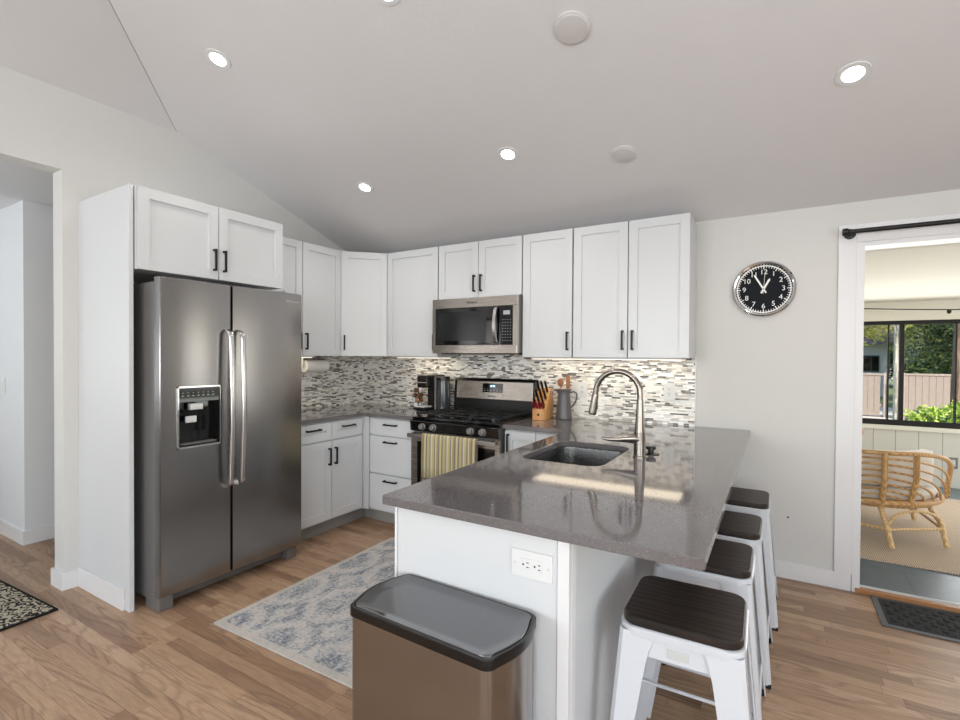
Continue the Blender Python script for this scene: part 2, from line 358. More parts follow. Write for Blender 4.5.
# ------------------------------------------------------------ structure
S = .3374; H0 = 2.295
def zc(x, y):
    A = H0 - S*y; Cc = H0+S*3.6+S*(y+3.6); return min(A, Cc, 2.902+S*x)
mb = MB(); V = {k: mb.bm.verts.new(p) for k, p in dict(
    a=(-.15, .15, H0-.05), b=(6.3, .15, H0-.05), c=(6.3, -3.6, H0+S*3.6), d=(1.8, -3.6, H0+S*3.6), e=(-.15, -1.65, 2.902-S*.15),
    f=(-.15, -5.55, 2.902-S*.15), g=(-.15, -7.35, H0-.05), h=(6.3, -7.35, H0-.05)).items()}
for q in ('adcb'.replace('d', 'ed'), 'edf', 'dfghc'): mb.bm.faces.new([V[k] for k in q])
r = bmesh.ops.extrude_face_region(mb.bm, geom=list(mb.bm.faces)); bmesh.ops.translate(mb.bm, vec=(0, 0, .12), verts=[x for x in r['geom'] if isinstance(x, bmesh.types.BMVert)])
struct('ceiling', mb, ceil_m)
mb = MB(); mb.box(-3.2, 6.3, -7.35, .04, -.1, 0); struct('floor', mb, floor_m)
mb = MB(); mb.box(2.2, 7.6, .04, 3.62, -.1, 0); struct('floor_sunroom', mb, slate_m)
# left wall (x -.13..0) with the hall opening y -4.4..-2.44, z 0..2.44
mb = MB(); mb.prism([(.0, 0), (0, H0), (-1.8, 2.902), (-2.44, 2.902), (-2.44, 0)], 'x', -.13, 0)
mb.prism([(-2.44, 2.44), (-2.44, 2.902), (-4.4, 2.902), (-4.4, 2.44)], 'x', -.13, 0)
mb.prism([(-4.4, 0), (-4.4, 2.902), (-5.4, 2.902), (-7.2, H0), (-7.2, 0)], 'x', -.13, 0); struct('wall_left', mb, wall_m)
DX0, DX1, DZ = 3.966, 5.75, 2.035
mb = MB(); mb.box(-.13, DX0, 0, .14, 0, H0); mb.box(DX1, 6.3, 0, .14, 0, H0); mb.box(DX0, DX1, 0, .14, DZ, H0); struct('wall_back', mb, wall_m)
mb = MB(); mb.prism([(0, 0), (0, H0), (-3.6, 3.51), (-3.6, 2.2), (-3.1, 2.2), (-3.1, .7), (-3.6, .7), (-3.6, 0)], 'x', 6.2, 6.3)
mb.prism([(-3.6, 0), (-3.6, .7), (-5.3, .7), (-5.3, 2.2), (-3.6, 2.2), (-3.6, 3.51), (-7.2, H0), (-7.2, 0)], 'x', 6.2, 6.3); struct('wall_right', mb, wall_m)
mb = MB()
for x0, x1, z0, z1 in ((-.13, .7, 0, H0), (.7, 2.5, 0, .7), (.7, 2.5, 2.2, H0), (2.5, 3.7, 0, H0), (3.7, 5.5, 0, .7), (3.7, 5.5, 2.2, H0), (5.5, 6.3, 0, H0)): mb.box(x0, x1, -7.32, -7.2, z0, z1)
struct('wall_front', mb, wall_m)
wn_ = 1
for x0 in (.7, 3.7):  # unseen windows added behind the camera to bring in light
    mb = MB()
    for a in ((x0, x0+.05, .7, 2.2), (x0+1.75, x0+1.8, .7, 2.2), (x0, x0+1.8, .7, .76), (x0, x0+1.8, 2.14, 2.2), (x0+.88, x0+.92, .76, 2.14)): mb.box(a[0], a[1], -7.30, -7.22, a[2], a[3])
    struct('window_%d' % wn_, mb, trim_m); wn_ += 1
mb = MB()
for a in ((-5.3, -5.25, .7, 2.2), (-3.15, -3.1, .7, 2.2), (-5.3, -3.1, .7, .76), (-5.3, -3.1, 2.14, 2.2), (-4.22, -4.18, .76, 2.14)): mb.box(6.22, 6.28, a[0], a[1], a[2], a[3])
struct('window_%d' % wn_, mb, trim_m); wn_ += 1  # another unseen window, added in the right wall for the fill lamp
mb = MB(); mb.tube([(.005, -1.805, 2.9035), (1.8, -3.6, H0+S*3.6-.001)], .0016, 6); struct('trim_10', mb, plain('seam_line', (120, 116, 112), .9))
# hall beyond the opening
mb = MB(); mb.box(-3.2, -1.075, -2.30, .2, 0, 2.5); struct('wall_hall_block', mb, hall_m)
mb = MB(); mb.box(-1.075, -.13, .1, .2, 0, 2.5); struct('wall_hall_end', mb, hall_m)
mb = MB(); mb.box(-3.2, -3.1, -5.1, -2.3, 0, 2.5); struct('wall_hall_side', mb, hall_m)
mb = MB(); mb.box(-3.2, -.13, -5.1, -5.0, 0, 2.5); struct('wall_hall_front', mb, hall_m)
mb = MB(); mb.box(-3.2, -.13, -5.1, .2, 2.47, 2.57); struct('ceiling_hall', mb, hall_m)
def bb(mb, x0, x1, y0, y1, h=.10): mb.box(min(x0, x1), max(x0, x1), min(y0, y1), max(y0, y1), 0, h, .002)
mb = MB(); mb.prism([(-1.06, .1), (-1.06, -2.315), (-3.1, -2.315), (-3.1, -2.30), (-1.075, -2.30), (-1.075, .1)], 'z', 0, .10); struct('baseboard_hall', mb, trim_m)
mb = MB(); mb.prism([(-.145, -2.44), (-.145, -2.455), (.015, -2.455), (.015, -2.366), (0, -2.366), (0, -2.44)], 'z', 0, .10); bb(mb, 0, .015, -7.2, -4.4); struct('baseboard_left', mb, trim_m)
mb = MB(); bb(mb, 3.06, 3.925, -.015, 0); bb(mb, 5.78, 6.2, -.015, 0); struct('baseboard_back', mb, trim_m)
mb = MB(); bb(mb, 6.185, 6.2, -7.2, -.015); struct('baseboard_right', mb, trim_m)
# sliding-door casing, jamb, track
mb = MB()
mb.box(3.843, 3.93, -.018, 0, .10, 2.16, .002); mb.box(5.78, 5.867, -.018, 0, 0, 2.16, .002); mb.box(3.93, 5.78, -.0178, 0, 2.055, 2.16, .002)
mb.box(3.93, DX0+.002, -.012, .14, 0, DZ-.005, .001); mb.box(DX1-.002, 5.78, -.012, .14, 0, DZ-.005, .001); mb.box(3.93, 5.78, -.012, .14, DZ-.005, 2.055, .001)
struct('trim_2', mb, trim_m)
mb = MB(); mb.box(DX0-.02, DX1, -.022, .015, 0, .028, .003); struct('trim_3', mb, thresh_wood)
mb = MB(); mb.box(DX0, DX1, .016, .06, 0, .024, .001); mb.box(DX0, DX1, .03, .036, .024, .034); struct('trim_4', mb, alu_m)

# backsplash
mb = MB(); mb.box(.008, 3.066, -.008, 0, .908, 1.42); o = tag(mb.build('backsplash_panel', mos_x, None, False), kind='structure'); o.name = 'trim_5'
mb = MB(); mb.box(0, .008, -1.39, 0, .908, 1.42); tag(mb.build('trim_6', mos_y, None, False), kind='structure')
mb = MB(); mb.box(3.066, 3.071, -.010, 0, .908, 1.372); struct('trim_7', mb, trim_m)

# ------------------------------------------------------------ cabinets
def handle(parent, x, z, length, vertical, y=0.0, M=None):
    mb = MB(); h = length/2; r = .0065
    if vertical:
        mb.box(x-r, x+r, y-.030, y-.020, z-h, z+h, .002, M)
        for s_ in (-1, 1): mb.box(x-r, x+r, y-.021, y+.002, z+s_*(h-.006)-r, z+s_*(h-.006)+r, .0015, M)
    else:
        mb.box(x-h, x+h, y-.030, y-.020, z-r, z+r, .002, M)
        for s_ in (-1, 1): mb.box(x+s_*(h-.006)-r, x+s_*(h-.006)+r, y-.021, y+.002, z-r, z+r, .0015, M)
    return mb.build('handle', black_m, parent)
def door(parent, x0, x1, z0, z1, yf, hd=None, name='door', rail=.057, flat=False, M=None):
    """front in plane y=yf (its face), 20 mm thick, facing -y"""
    t = .019; mb = MB(); b = .0007
    if flat: mb.box(x0, x1, yf, yf+t, z0, z1, b, M)
    else:
        mb.box(x0, x0+rail, yf, yf+t, z0, z1, b, M); mb.box(x1-rail, x1, yf, yf+t, z0, z1, b, M)
        mb.box(x0+rail, x1-rail, yf, yf+t, z0, z0+rail, b, M); mb.box(x0+rail, x1-rail, yf, yf+t, z1-rail, z1, b, M)
        mb.box(x0+rail-.002, x1-rail+.002, yf+.0105, yf+t-.001, z0+rail-.002, z1-rail+.002, 0, M)
    d = mb.build(name, cab_m, parent)
    if hd:
        k, a = hd
        if k == 'l': handle(d, x0+.028, a, .13, True, yf, M)
        elif k == 'r': handle(d, x1-.028, a, .13, True, yf, M)
        elif k == 'h': handle(d, (x0+x1)/2, a, .13, False, yf, M)
    return d
def cabinet(label, loc, rz, w, depth, z0, z1, fronts, kick=True, name='wall_cabinet', group=None, d2=0):
    t = thing(name, label, 'cabinet', loc, rz, group)
    mb = MB(); zb = z0
    if kick: zb = .11
    mb.box(.005, w-.005, -depth, -.012, zb, z1, .001)
    mb.build('body', cab_m, t)
    if kick: mb = MB(); mb.box(.002, w-.002, -depth+.065, -.02, 0, .108); mb.build('toe_kick', kick_m, t)
    for f in fronts:
        x0, x1, za, zb2, fl, hd = f
        door(t, x0, x1, za, zb2, -depth-.021, hd, 'drawer' if fl is not None else 'door', flat=bool(fl))
    return t
TP, BT = 2.272, 1.372; g_ = .003
GU = 'white shaker wall cabinets'
HU = BT+.115
# left wall double (rotated: local x -> +y, front -> +x)
cabinet('white two-door wall cabinet between the refrigerator and the corner cabinet', (0, -1.425, 0), pi/2, .810, .317, BT, TP,
        [(.003, .402, BT, TP, None, ('r', HU)), (.409, .808, BT, TP, None, ('l', HU))], False, group=GU)
# diagonal corner
t = thing('corner_wall_cabinet', 'white angled wall cabinet in the corner of the room, one door', 'cabinet', (0, 0, 0), 0, GU)
mb = MB(); mb.prism([(.012, -.012), (.012, -.608), (.317, -.608), (.608, -.317), (.608, -.012)], 'z', BT, TP, .001); mb.build('body', cab_m, t)
Mx = T(.331, -.615, 0) @ Matrix.Rotation(pi/4, 4, 'Z'); L = .2803*math.sqrt(2)
door(t, .006, L-.004, BT, TP, -.004, ('l', HU), M=Mx)
cabinet('white single-door wall cabinet left of the microwave', (.612, 0, 0), 0, .547, .317, BT, TP, [(.003, .543, BT, TP, None, ('r', HU))], False, group=GU)
cabinet('short white two-door wall cabinet directly above the microwave', (1.161, 0, 0), 0, .762, .317, 1.836, TP, [(.006, .378, 1.836, TP, None, ('r', 1.945)), (.384, .756, 1.836, TP, None, ('l', 1.945))], False, group=GU)
cabinet('white single-door wall cabinet right of the microwave', (1.923, 0, 0), 0, .39, .317, BT, TP, [(.006, .385, BT, TP, None, ('r', HU))], False, group=GU)
cabinet('white two-door wall cabinet at the right end of the back wall run', (2.313, 0, 0), 0, .758, .317, BT, TP, [(.006, .378, BT, TP, None, ('r', HU)), (.386, .757, BT, TP, None, ('l', HU))], False, group=GU)
# over the fridge
cabinet('deep white two-door cabinet above the stainless refrigerator', (0, -2.342, 0), pi/2, .914, .612, 1.831, TP,
        [(.012, .453, 1.831, TP, None, ('r', 1.945)), (.459, .912, 1.831, TP, None, ('l', 1.945))], False)
t = thing('refrigerator_side_panel', 'tall white end panel on the left side of the refrigerator', 'panel', (0, -2.366, 0))
mb = MB(); mb.box(.001, .585, 0, .016, 0, TP, .001); mb.build('panel', cab_m, t)
mb = MB(); mb.box(.586, .610, -.001, .022, 0, TP+.004, .001); mb.build('front_edge', cab_m, t)
mb = MB(); mb.box(.016, .56, -.014, -.001, 0, .115, .002); mb.build('base_trim', trim_m, t)
mb = MB(); mb.box(.001, .60, -1.3865, -1.3795, 0, 1.828); tag(mb.build('refrigerator_side_panel', cab_m), 'white end panel hidden between refrigerator and left base cabinets', 'panel')
# base cabinets
GB = 'white base cabinets'; CT = .875
cabinet('white base cabinet along the left wall, two drawers over two doors', (0, -1.378, 0), pi/2, .735, .609, 0, CT,
        [(.03, .392, .735, .865, False, ('h', .822)), (.398, .722, .735, .865, False, ('h', .822)), (.03, .392, .125, .722, None, ('r', .605)), (.398, .722, .125, .722, None, ('l', .605))], name='base_cabinet', group=GB)
t = thing('corner_base_cabinet', 'blank white corner base between the left and back base cabinets', 'cabinet', (0, 0, 0), 0, GB)
mb = MB(); mb.prism([(.012, -.012), (.012, -.642), (.628, -.642), (.628, -.628), (.676, -.628), (.676, -.012)], 'z', .11, CT); mb.build('body', cab_m, t)
mb = MB(); mb.prism([(.012, -.012), (.012, -.64), (.54, -.64), (.54, -.54), (.676, -.54), (.676, -.012)], 'z', 0, .108); mb.build('toe_kick', kick_m, t)
cabinet('white three-drawer base cabinet just left of the range', (.678, 0, 0), 0, .475, .609, 0, CT,
        [(.010, .465, .735, .865, True, ('h', .822)), (.010, .465, .425, .722, True, ('h', .682)), (.010, .465, .125, .412, True, ('h', .368))], name='base_cabinet', group=GB)
cabinet('white base cabinet between the range and the peninsula', (1.935, 0, 0), 0, .49, .609, 0, CT,
        [(.006, .235, .125, .865, None, ('l', .78)), (.241, .478, .125, .865, None, None)], name='base_cabinet', group=GB)
# peninsula
t = thing('peninsula_base', 'white panelled peninsula base carrying the grey counter and sink', 'cabinet', (2.435, -2.362, 0))
W, D = .62, 2.35
mb = MB(); mb.box(.012, W-.036, 0, .018, 0, CT, .001); mb.build('end_panel', cab_m, t)
mb = MB(); mb.box(W-.034, W, -.004, .02, 0, CT, .001); mb.box(W-.012, W+.001, .02, .05, 0, CT); mb.build('corner_post', trim_m, t)
mb = MB(); mb.box(0, .010, -.003, .022, .0, CT, .001); mb.build('edge_trim', trim_m, t)
mb = MB(); mb.box(W-.018, W-.001, .05, D, 0, CT, .001); mb.build('bar_side_panel', cab_m, t)
mb = MB(); mb.box(W-.001, W+.011, .052, D-.004, 0, .10, .002); mb.build('base_trim', trim_m, t)
mb = MB(); mb.box(.02, .036, .022, D-.66, .11, CT-.02); mb.box(.02, .6, D-.66, D-.645, .11, CT-.02); mb.box(.036, .6, .022, D-.66, .11, .126); mb.build('body', cab_m, t)
mb = MB(); mb.box(.07, .085, .022, D-.66, 0, .108); mb.build('toe_kick', kick_m, t)
Mx = T(0, 1.68, 0) @ Matrix.Rotation(-pi/2, 4, 'Z')
for i, (a0, a1) in enumerate(((.01, .42), (.43, .84), (.85, 1.25), (1.26, 1.65))):
    door(t, a0, a1, .125, .865, .0, ('r' if i % 2 == 0 else 'l', .76), M=Mx)
# outlet on peninsula end
def outlet(label, loc, rz, horiz=False, gangs=1, kinds=('d',), group='white wall plates'):
    t = thing('outlet_plate', label, 'outlet', loc, rz, group)
    w, h = (.115+.012, .078) if horiz else (.075+.046*(gangs-1), .12)
    mb = MB(); mb.box(-w/2, w/2, -.006, 0, -h/2, h/2, .002); mb.build('plate', white_pl, t)
    for i in range(gangs):
        cx = (i-(gangs-1)/2)*.046
        if horiz: mb = MB(); mb.box(-.034, .034, -.0085, -.005, -.017, .017, .001)
        else: mb = MB(); mb.box(cx-.017, cx+.017, -.0085, -.005, -.034, .034, .001)
        mb.build('socket' if kinds[i] == 'd' else 'switch', white_pl, t)
        if kinds[i] == 'd':
            mb = MB()
            for s_ in (-1, 1):
                if horiz:
                    mb.box(s_*.018+.004, s_*.018+.011, -.0092, -.008, .005, .0075); mb.box(s_*.018+.004, s_*.018+.011, -.0092, -.008, -.0075, -.005)
                    mb.box(s_*.018-.009, s_*.018-.004, -.0092, -.008, -.0025, .0025)
                else:
                    mb.box(cx+.005, cx+.0075, -.0092, -.008, s_*.018+.0, s_*.018+.008); mb.box(cx-.0075, cx-.005, -.0092, -.008, s_*.018, s_*.018+.008)
                    mb.box(cx-.0025, cx+.0025, -.0092, -.008, s_*.018-.009, s_*.018-.004)
            mb.build('slots', slot_m, t)
    for s_ in (-1, 1):
        mb = MB()
        if horiz: mb.box(s_*.052-.003, s_*.052+.003, -.0072, -.0055, -.003, .003)
        else: mb.box(-.002, .002, -.0072, -.0055, s_*.048-.002, s_*.048+.002)
        mb.build('screw', alu_m, t)
    return t
outlet('white sideways double outlet on the end panel of the peninsula', (2.943, -2.362, .779), 0, True)
outlet('white double outlet on the mosaic wall right of the faucet', (2.902, -.008, 1.138), 0)
outlet('wide white switch and outlet plate on the mosaic wall right of the grey pitcher', (2.254, -.008, 1.127), 0, False, 2, ('s', 'd'))
outlet('white outlet in the mosaic below the paper towel roll', (.008, -.79, 1.15), pi/2)
outlet('white switch plate on the hall wall at the left picture edge', (-1.476, -2.30, 1.135), 0, False, 1, ('s',))
sock_grey = outlet('grey outlet low on the cream boarded wall of the sunroom', (5.162, 3.498, .267), 0)
for c_ in sock_grey.children: c_.data.materials[0] = steel_side if c_.name.startswith('plate') else c_.data.materials[0]
t = thing('night_light', 'small white plug-in unit in the outlet under the paper towel roll', 'night light', (.018, -.77, 1.13), pi/2)
mb = MB(); mb.box(-.03, .03, -.045, 0, -.02, .035, .008); mb.build('shell', white_pl, t)
mb = MB(); mb.lathe([(.018, 0), (.016, -.03), (.008, -.036)], (0, -.022, -.02), 16); mb.build('bulb_cover', white_pl, t)

# countertops
slab('countertop', [[(.003, -1.3785), (.648, -1.3785), (.648, -.668), (.668, -.648), (1.158, -.648), (1.158, -.010), (.003, -.010)]], .877, .908, quartz_m)
tag(bpy.data.objects['countertop'], 'grey quartz counter in the corner left of the range', 'countertop')
SX0, SX1, SY0, SY1 = 2.515, 2.90, -1.595, -1.03
o = slab('countertop', [[(1.931, -.648), (2.407, -.648), (2.407, -2.392), (2.411, -2.400), (3.386, -2.400), (3.396, -2.390), (3.396, -.010), (1.931, -.010)], rrect(SX0, SX1, SY0, SY1, .075)], .877, .908, quartz_m)
tag(o, 'large glossy grey quartz counter over the peninsula with sink cut-out', 'countertop')
# sink
t = thing('sink', 'undermount stainless steel sink set in the peninsula counter', 'sink', (2.7075, -1.3125, .68))
mb = MB(); rings = []
def rr(o_, z, r): return [(x, y, z) for x, y in rrect(SX0-2.7075-o_, SX1-2.7075+o_, SY0+1.3125-o_, SY1+1.3125+o_, r)]
mb.loft([rr(.02, .194, .095), rr(.004, .194, .08), rr(.003, .18, .08), rr(-.006, .03, .07), rr(-.02, .008, .055), rr(-.05, .002, .04)], True)
mb.bm.faces.ensure_lookup_table(); bmesh.ops.delete(mb.bm, geom=[f for f in mb.bm.faces if len(f.verts) > 4 and f.calc_center_median().z > .1], context='FACES_ONLY')
mb.build('basin', sink_m, t, recalc=False)
mb = MB(); mb.lathe([(.043, .003), (.043, .006), (.03, .006), (.028, .0035)], n=24); mb.build('drain', chrome_m, t)
# faucet
t = thing('faucet', 'tall brushed nickel pull-down faucet standing behind the sink', 'faucet', (2.993, -1.28, .908))
mb = MB(); mb.lathe([(.030, 0), (.030, .006), (.0265, .010), (.0255, .115), (.0255, .117)], n=28)
mb.tube([(0, 0, .11), (0, 0, .20), (0, 0, .27)], [.024, .0185, .0150], 20); mb.build('body', nickel_m, t)
arc = [(0, 0, .26), (0, 0, .29)] + [(-.105+.105*cos(a), 0, .295+.105*sin(a)) for a in [radians(12*k) for k in range(1, 15)]]
e = Vector(arc[-1]); dv = Vector((-.15, 0, -.985)).normalized(); arc += [tuple(e+dv*.03)]
mb = MB(); mb.tube(arc, .0135, 16); mb.build('spout', nickel_m, t)
e2 = e+dv*.03; mb = MB(); mb.tube([e2, e2+dv*.01, e2+dv*.09, e2+dv*.10], [.0145, .0165, .0195, .0185], 20); mb.build('spray_head', nickel_m, t)
mb = MB(); mb.tube([e2+dv*.098, e2+dv*.104], .015, 20); mb.build('spray_nozzle', rubber_m, t)
mb = MB(); bm_ = e2+dv*.055; mb.box(bm_.x+.012, bm_.x+.020, -.007, .007, bm_.z-.022, bm_.z+.022, .003); mb.build('spray_button', plastic_black, t)
mb = MB(); mb.tube([(.0, 0, .086), (-.02, -.004, .088), (-.06, -.012, .084), (-.10, -.02, .078), (-.14, -.026, .076), (-.172, -.03, .080)], [.027, .026, .019, .013, .010, .006], 16); mb.build('lever', nickel_m, t)
t = thing('sink_stopper_knob', 'small black knob on the counter right of the faucet', 'knob', (3.02, -1.165, .909))
mb = MB(); mb.lathe([(.040, 0), (.040, .003), (.018, .006)], n=24); mb.build('base', plastic_black, t)
mb = MB(); mb.lathe([(.014, .006), (.014, .018), (.024, .022), (.024, .034), (.019, .037)], n=20); mb.build('knob', plastic_black, t)
# ------------------------------------------------------------ refrigerator (local: front -> -y, rotated to +x)
t = thing('refrigerator', 'side-by-side stainless steel refrigerator with ice dispenser', 'refrigerator', (.0, -2.296, 0), pi/2)
W = .908; FY = -.79
mb = MB(); mb.box(.006, W-.006, -.715, -.03, .05, 1.765, .006); mb.build('body', steel_side, t)
for a_ in (.01, W-.09): mb = MB(); mb.box(a_, a_+.075, -.745, -.60, 0, .075, .006); mb.build('foot_cover', steel_side, t)
mb = MB(); mb.box(.075, W-.09, -.70, -.66, .02, .09, .004)
for k in range(5): mb.box(.09, W-.105, -.706, -.698, .028+.012*k, .033+.012*k)
mb.build('toe_grille', steel_side, t)
for a_ in (.02, W-.09): mb = MB(); mb.box(a_, a_+.07, -.76, -.66, 1.768, 1.785, .004); mb.build('hinge_cover', plastic_black, t)
SPL = .398
dx0, dx1, dz0, dz1 = .086, .324, .868, 1.196
def fr_door(name, x0, x1, hole=None):
    # rounded-front door: gently bowed face
    mb = MB(); n = 10; z0, z1 = .088, 1.786
    def yb(x): u = (x-x0)/(x1-x0)*2-1; return FY+.010*u*u+ (.012 if abs(u) > .985 else 0)
    xs = [x0, x0+.004]+[x0+(x1-x0)*k/n for k in range(1, n)]+[x1-.004, x1]
    if hole: xs = sorted([x for x in xs if abs(x-hole[0]) > .008 and abs(x-hole[1]) > .008]+[hole[0], hole[1]])
    zs = [z0, z0+.005, .6, 1.2, z1-.005, z1] if not hole else [z0, z0+.005, .5, hole[2], hole[3], 1.5, z1-.005, z1]
    b = mb.bm; grid = [[b.verts.new((x, yb(x)+(.008 if z in (z0, z1) else 0), z)) for z in zs] for x in xs]
    back = [[b.verts.new((x, -.722, z)) for z in (z0, z1)] for x in (x0, x1)]
    for i in range(len(xs)-1):
        for j in range(len(zs)-1):
            if hole and xs[i] >= hole[0]-1e-6 and xs[i+1] <= hole[1]+1e-6 and zs[j] >= hole[2]-1e-6 and zs[j+1] <= hole[3]+1e-6: continue
            b.faces.new((grid[i][j], grid[i+1][j], grid[i+1][j+1], grid[i][j+1]))
    b.faces.new([back[0][0], back[0][1]]+[grid[0][j] for j in range(len(zs)-1, -1, -1)])
    b.faces.new([back[1][1], back[1][0]]+[grid[-1][j] for j in range(len(zs))])
    b.faces.new([back[0][0]]+[grid[i][0] for i in range(len(xs))]+[back[1][0]])
    b.faces.new([back[0][1], back[1][1]]+[grid[i][-1] for i in range(len(xs)-1, -1, -1)])
    b.faces.new((back[0][0], back[1][0], back[1][1], back[0][1]))
    return mb.build(name, steel_m, t, ang=40)
fd = fr_door('freezer_door', .001, SPL-.004, (dx0, dx1, dz0, dz1)); rd = fr_door('refrigerator_door', SPL+.004, W-.001)
def bow_handle(x, par):
    mb = MB(); rings = []
    for k in range(61):
        u = k/60; z = .60+.925*u; y = FY-.004-.040*min(1, sin(pi*u)*9)**.5-.016*sin(pi*u)
        w_ = .0145; d_ = .007
        rings.append([(x-w_, y+d_, z), (x-w_, y-d_*.3, z), (x-w_*.6, y-d_, z), (x+w_*.6, y-d_, z), (x+w_, y-d_*.3, z), (x+w_, y+d_, z)])
    mb.loft(rings); o = mb.build('handle', steel_side2, par, ang=50); return o
steel_side2 = plain('polished_handle_steel', (205, 203, 203), .22, metal=1)
bow_handle(SPL-.034, fd); bow_handle(SPL+.038, rd)
# dispenser
mb = MB(); yo = FY+.0
for a in ((dx0-.006, dx0+.004, dz0-.006, dz1+.006), (dx1-.004, dx1+.006, dz0-.006, dz1+.006), (dx0-.006, dx1+.006, dz0-.006, dz0+.004), (dx0-.006, dx1+.006, dz1-.004, dz1+.006)): mb.box(a[0], a[1], yo-.004, yo+.02, a[2], a[3], .001)
dp = mb.build('dispenser', chrome_m, fd)
mb = MB(); mb.box(dx0+.004, dx1-.004, yo-.001, yo+.03, 1.115, dz1-.004, .002); mb.build('control_panel', glass_black, dp)
mb = MB(); mb.box(dx0+.003, dx1-.003, yo+.055, yo+.062, dz0+.003, 1.115); mb.box(dx0+.003, dx0+.008, yo+.002, yo+.06, dz0+.003, 1.115); mb.box(dx1-.008, dx1-.003, yo+.002, yo+.06, dz0+.003, 1.115); mb.box(dx0+.003, dx1-.003, yo+.002, yo+.06, dz0+.003, dz0+.012); mb.build('recess', glass_black, dp)
mb = MB(); mb.box(.155, .225, yo+.004, yo+.035, 1.07, 1.105, .003); mb.box(.135, .195, yo+.014, yo+.028, 1.0, 1.036, .004, Matrix.Identity(4)); mb.build('paddle', alu_m, dp)
mb = MB(); mb.box(dx0+.02, dx1-.02, yo+.004, yo+.05, dz0+.014, dz0+.02)
mb.build('drip_tray', steel_side, dp)
mb = MB()
for i in range(7): mb.box(.105+i*.028, .117+i*.028, yo-.0018, yo-.0009, 1.148, 1.152); mb.box(.108+i*.028, .113+i*.028, yo-.0018, yo-.0009, 1.164, 1.168)
mb.build('indicator', ctl_em, dp)
text('logo', 'Whirlpool', .024, chrome_m, rd, T(W-.085, FY+.003, 1.73) @ FACE_Y, .0008)

# ------------------------------------------------------------ microwave
t = thing('microwave', 'stainless over-the-range microwave with black glass door', 'microwave', (1.163, 0, 1.397))
W, H = .760, .430; y0 = -.418
mb = MB(); mb.box(.003, W-.003, -.375, -.012, .006, H, .003); mb.build('body', steel_side, t)
mb = MB(); mb.box(0, W, y0, -.386, .354, H, .004); mb.box(0, W, y0, -.386, .0, .066, .004); mb.box(0, .030, y0, -.386, .066, .354); mb.box(W-.035, W, y0, -.386, .066, .354); mb.build('front_frame', steel_h, t)
mb = MB(); mb.box(.030, .615, y0+.002, -.387, .066, .354, .002); dr = mb.build('door', glass_black, t)
mb = MB(); mb.box(.055, .50, y0+.0008, y0+.003, .098, .325, .0005); mb.build('window', plain('tinted_mesh_window', (34, 35, 38), .15), dr)
mb = MB(); mb.box(.615, W-.035, y0+.002, -.387, .066, .354, .002); cp = mb.build('control_panel', glass_black, t)
mb = MB(); mb.box(.645, .700, y0+.0005, y0+.0022, .288, .318); mb.build('display', ctl_em, cp)
mb = MB()
for i in range(4):
    for j in range(8): mb.box(.638+i*.021, .645+i*.021, y0+.0008, y0+.0022, .095+j*.022, .099+j*.022)
mb.build('keypad', ctl_em, cp)
mb = MB(); rings = []
for k in range(17):
    u = k/16; z = .078+.265*u; y = y0-.008-.035*sin(pi*u)**.6; x = .590
    rings.append([(x-.014, y+.008, z), (x-.012, y-.006, z), (x+.012, y-.006, z), (x+.014, y+.008, z)])
mb.loft(rings); mb.build('handle', steel_side2, dr)
mb = MB(); mb.box(.05, W-.05, -.36, -.05, -.006, .006, .002); mb.build('bottom_grille', plastic_black, t)
text('logo', 'Whirlpool', .022, slot_m, t, T(.37, y0-.0006, .392) @ FACE_Y, .0008)

# ------------------------------------------------------------ range
t = thing('gas_range', 'freestanding stainless and black gas range with striped towel on its handle', 'stove', (1.163, 0, 0))
W = .762
mb = MB(); mb.box(.002, W-.002, -.655, -.03, .06, .895, .003); mb.build('body', steel_side, t)
mb = MB(); mb.box(.03, W-.03, -.60, -.06, 0, .06); mb.build('plinth', plastic_black, t)
mb = MB(); mb.box(-.002, W+.002, -.670, -.09, .895, .915, .006); mb.build('cooktop', glass_black, t)
mb = MB(); mb.prism([(-.668, .894), (-.702, .885), (-.694, .812), (-.655, .800), (-.655, .894)], 'x', .0, W, .003); cpn = mb.build('control_panel', glass_black, t)
for x in (.118, .219, .541, .640, ):
    k = MB(); k.lathe([(.027, 0), (.027, .006), (.022, .010), (.020, .030), (.014, .034)], n=20, M=T(x, -.697, .847) @ Matrix.Rotation(pi/2-.12, 4, 'X'))
    k.box(-.004, .004, -.019, .019, .028, .040, .001, T(x, -.697, .847) @ Matrix.Rotation(pi/2-.12, 4, 'X')); k.build('knob', steel_side, cpn)
mb = MB(); mb.box(.0, W, -.688, -.657, .215, .795, .006); od = mb.build('oven_door', steel_h, t)
mb = MB(); mb.box(.062, W-.03, -.6905, -.687, .33, .735, .002); mb.build('window', glass_black, od)
mb = MB(); mb.box(.004, W-.004, -.745, -.729, .765, .797, .005); mb.box(.03, .055, -.730, -.686, .768, .794, .003); mb.box(W-.055, W-.03, -.730, -.686, .768, .794, .003); mb.build('handle', steel_side2, od)
mb = MB(); mb.box(.0, W, -.685, -.657, .065, .205, .006); mb.build('storage_drawer', steel_h, t)
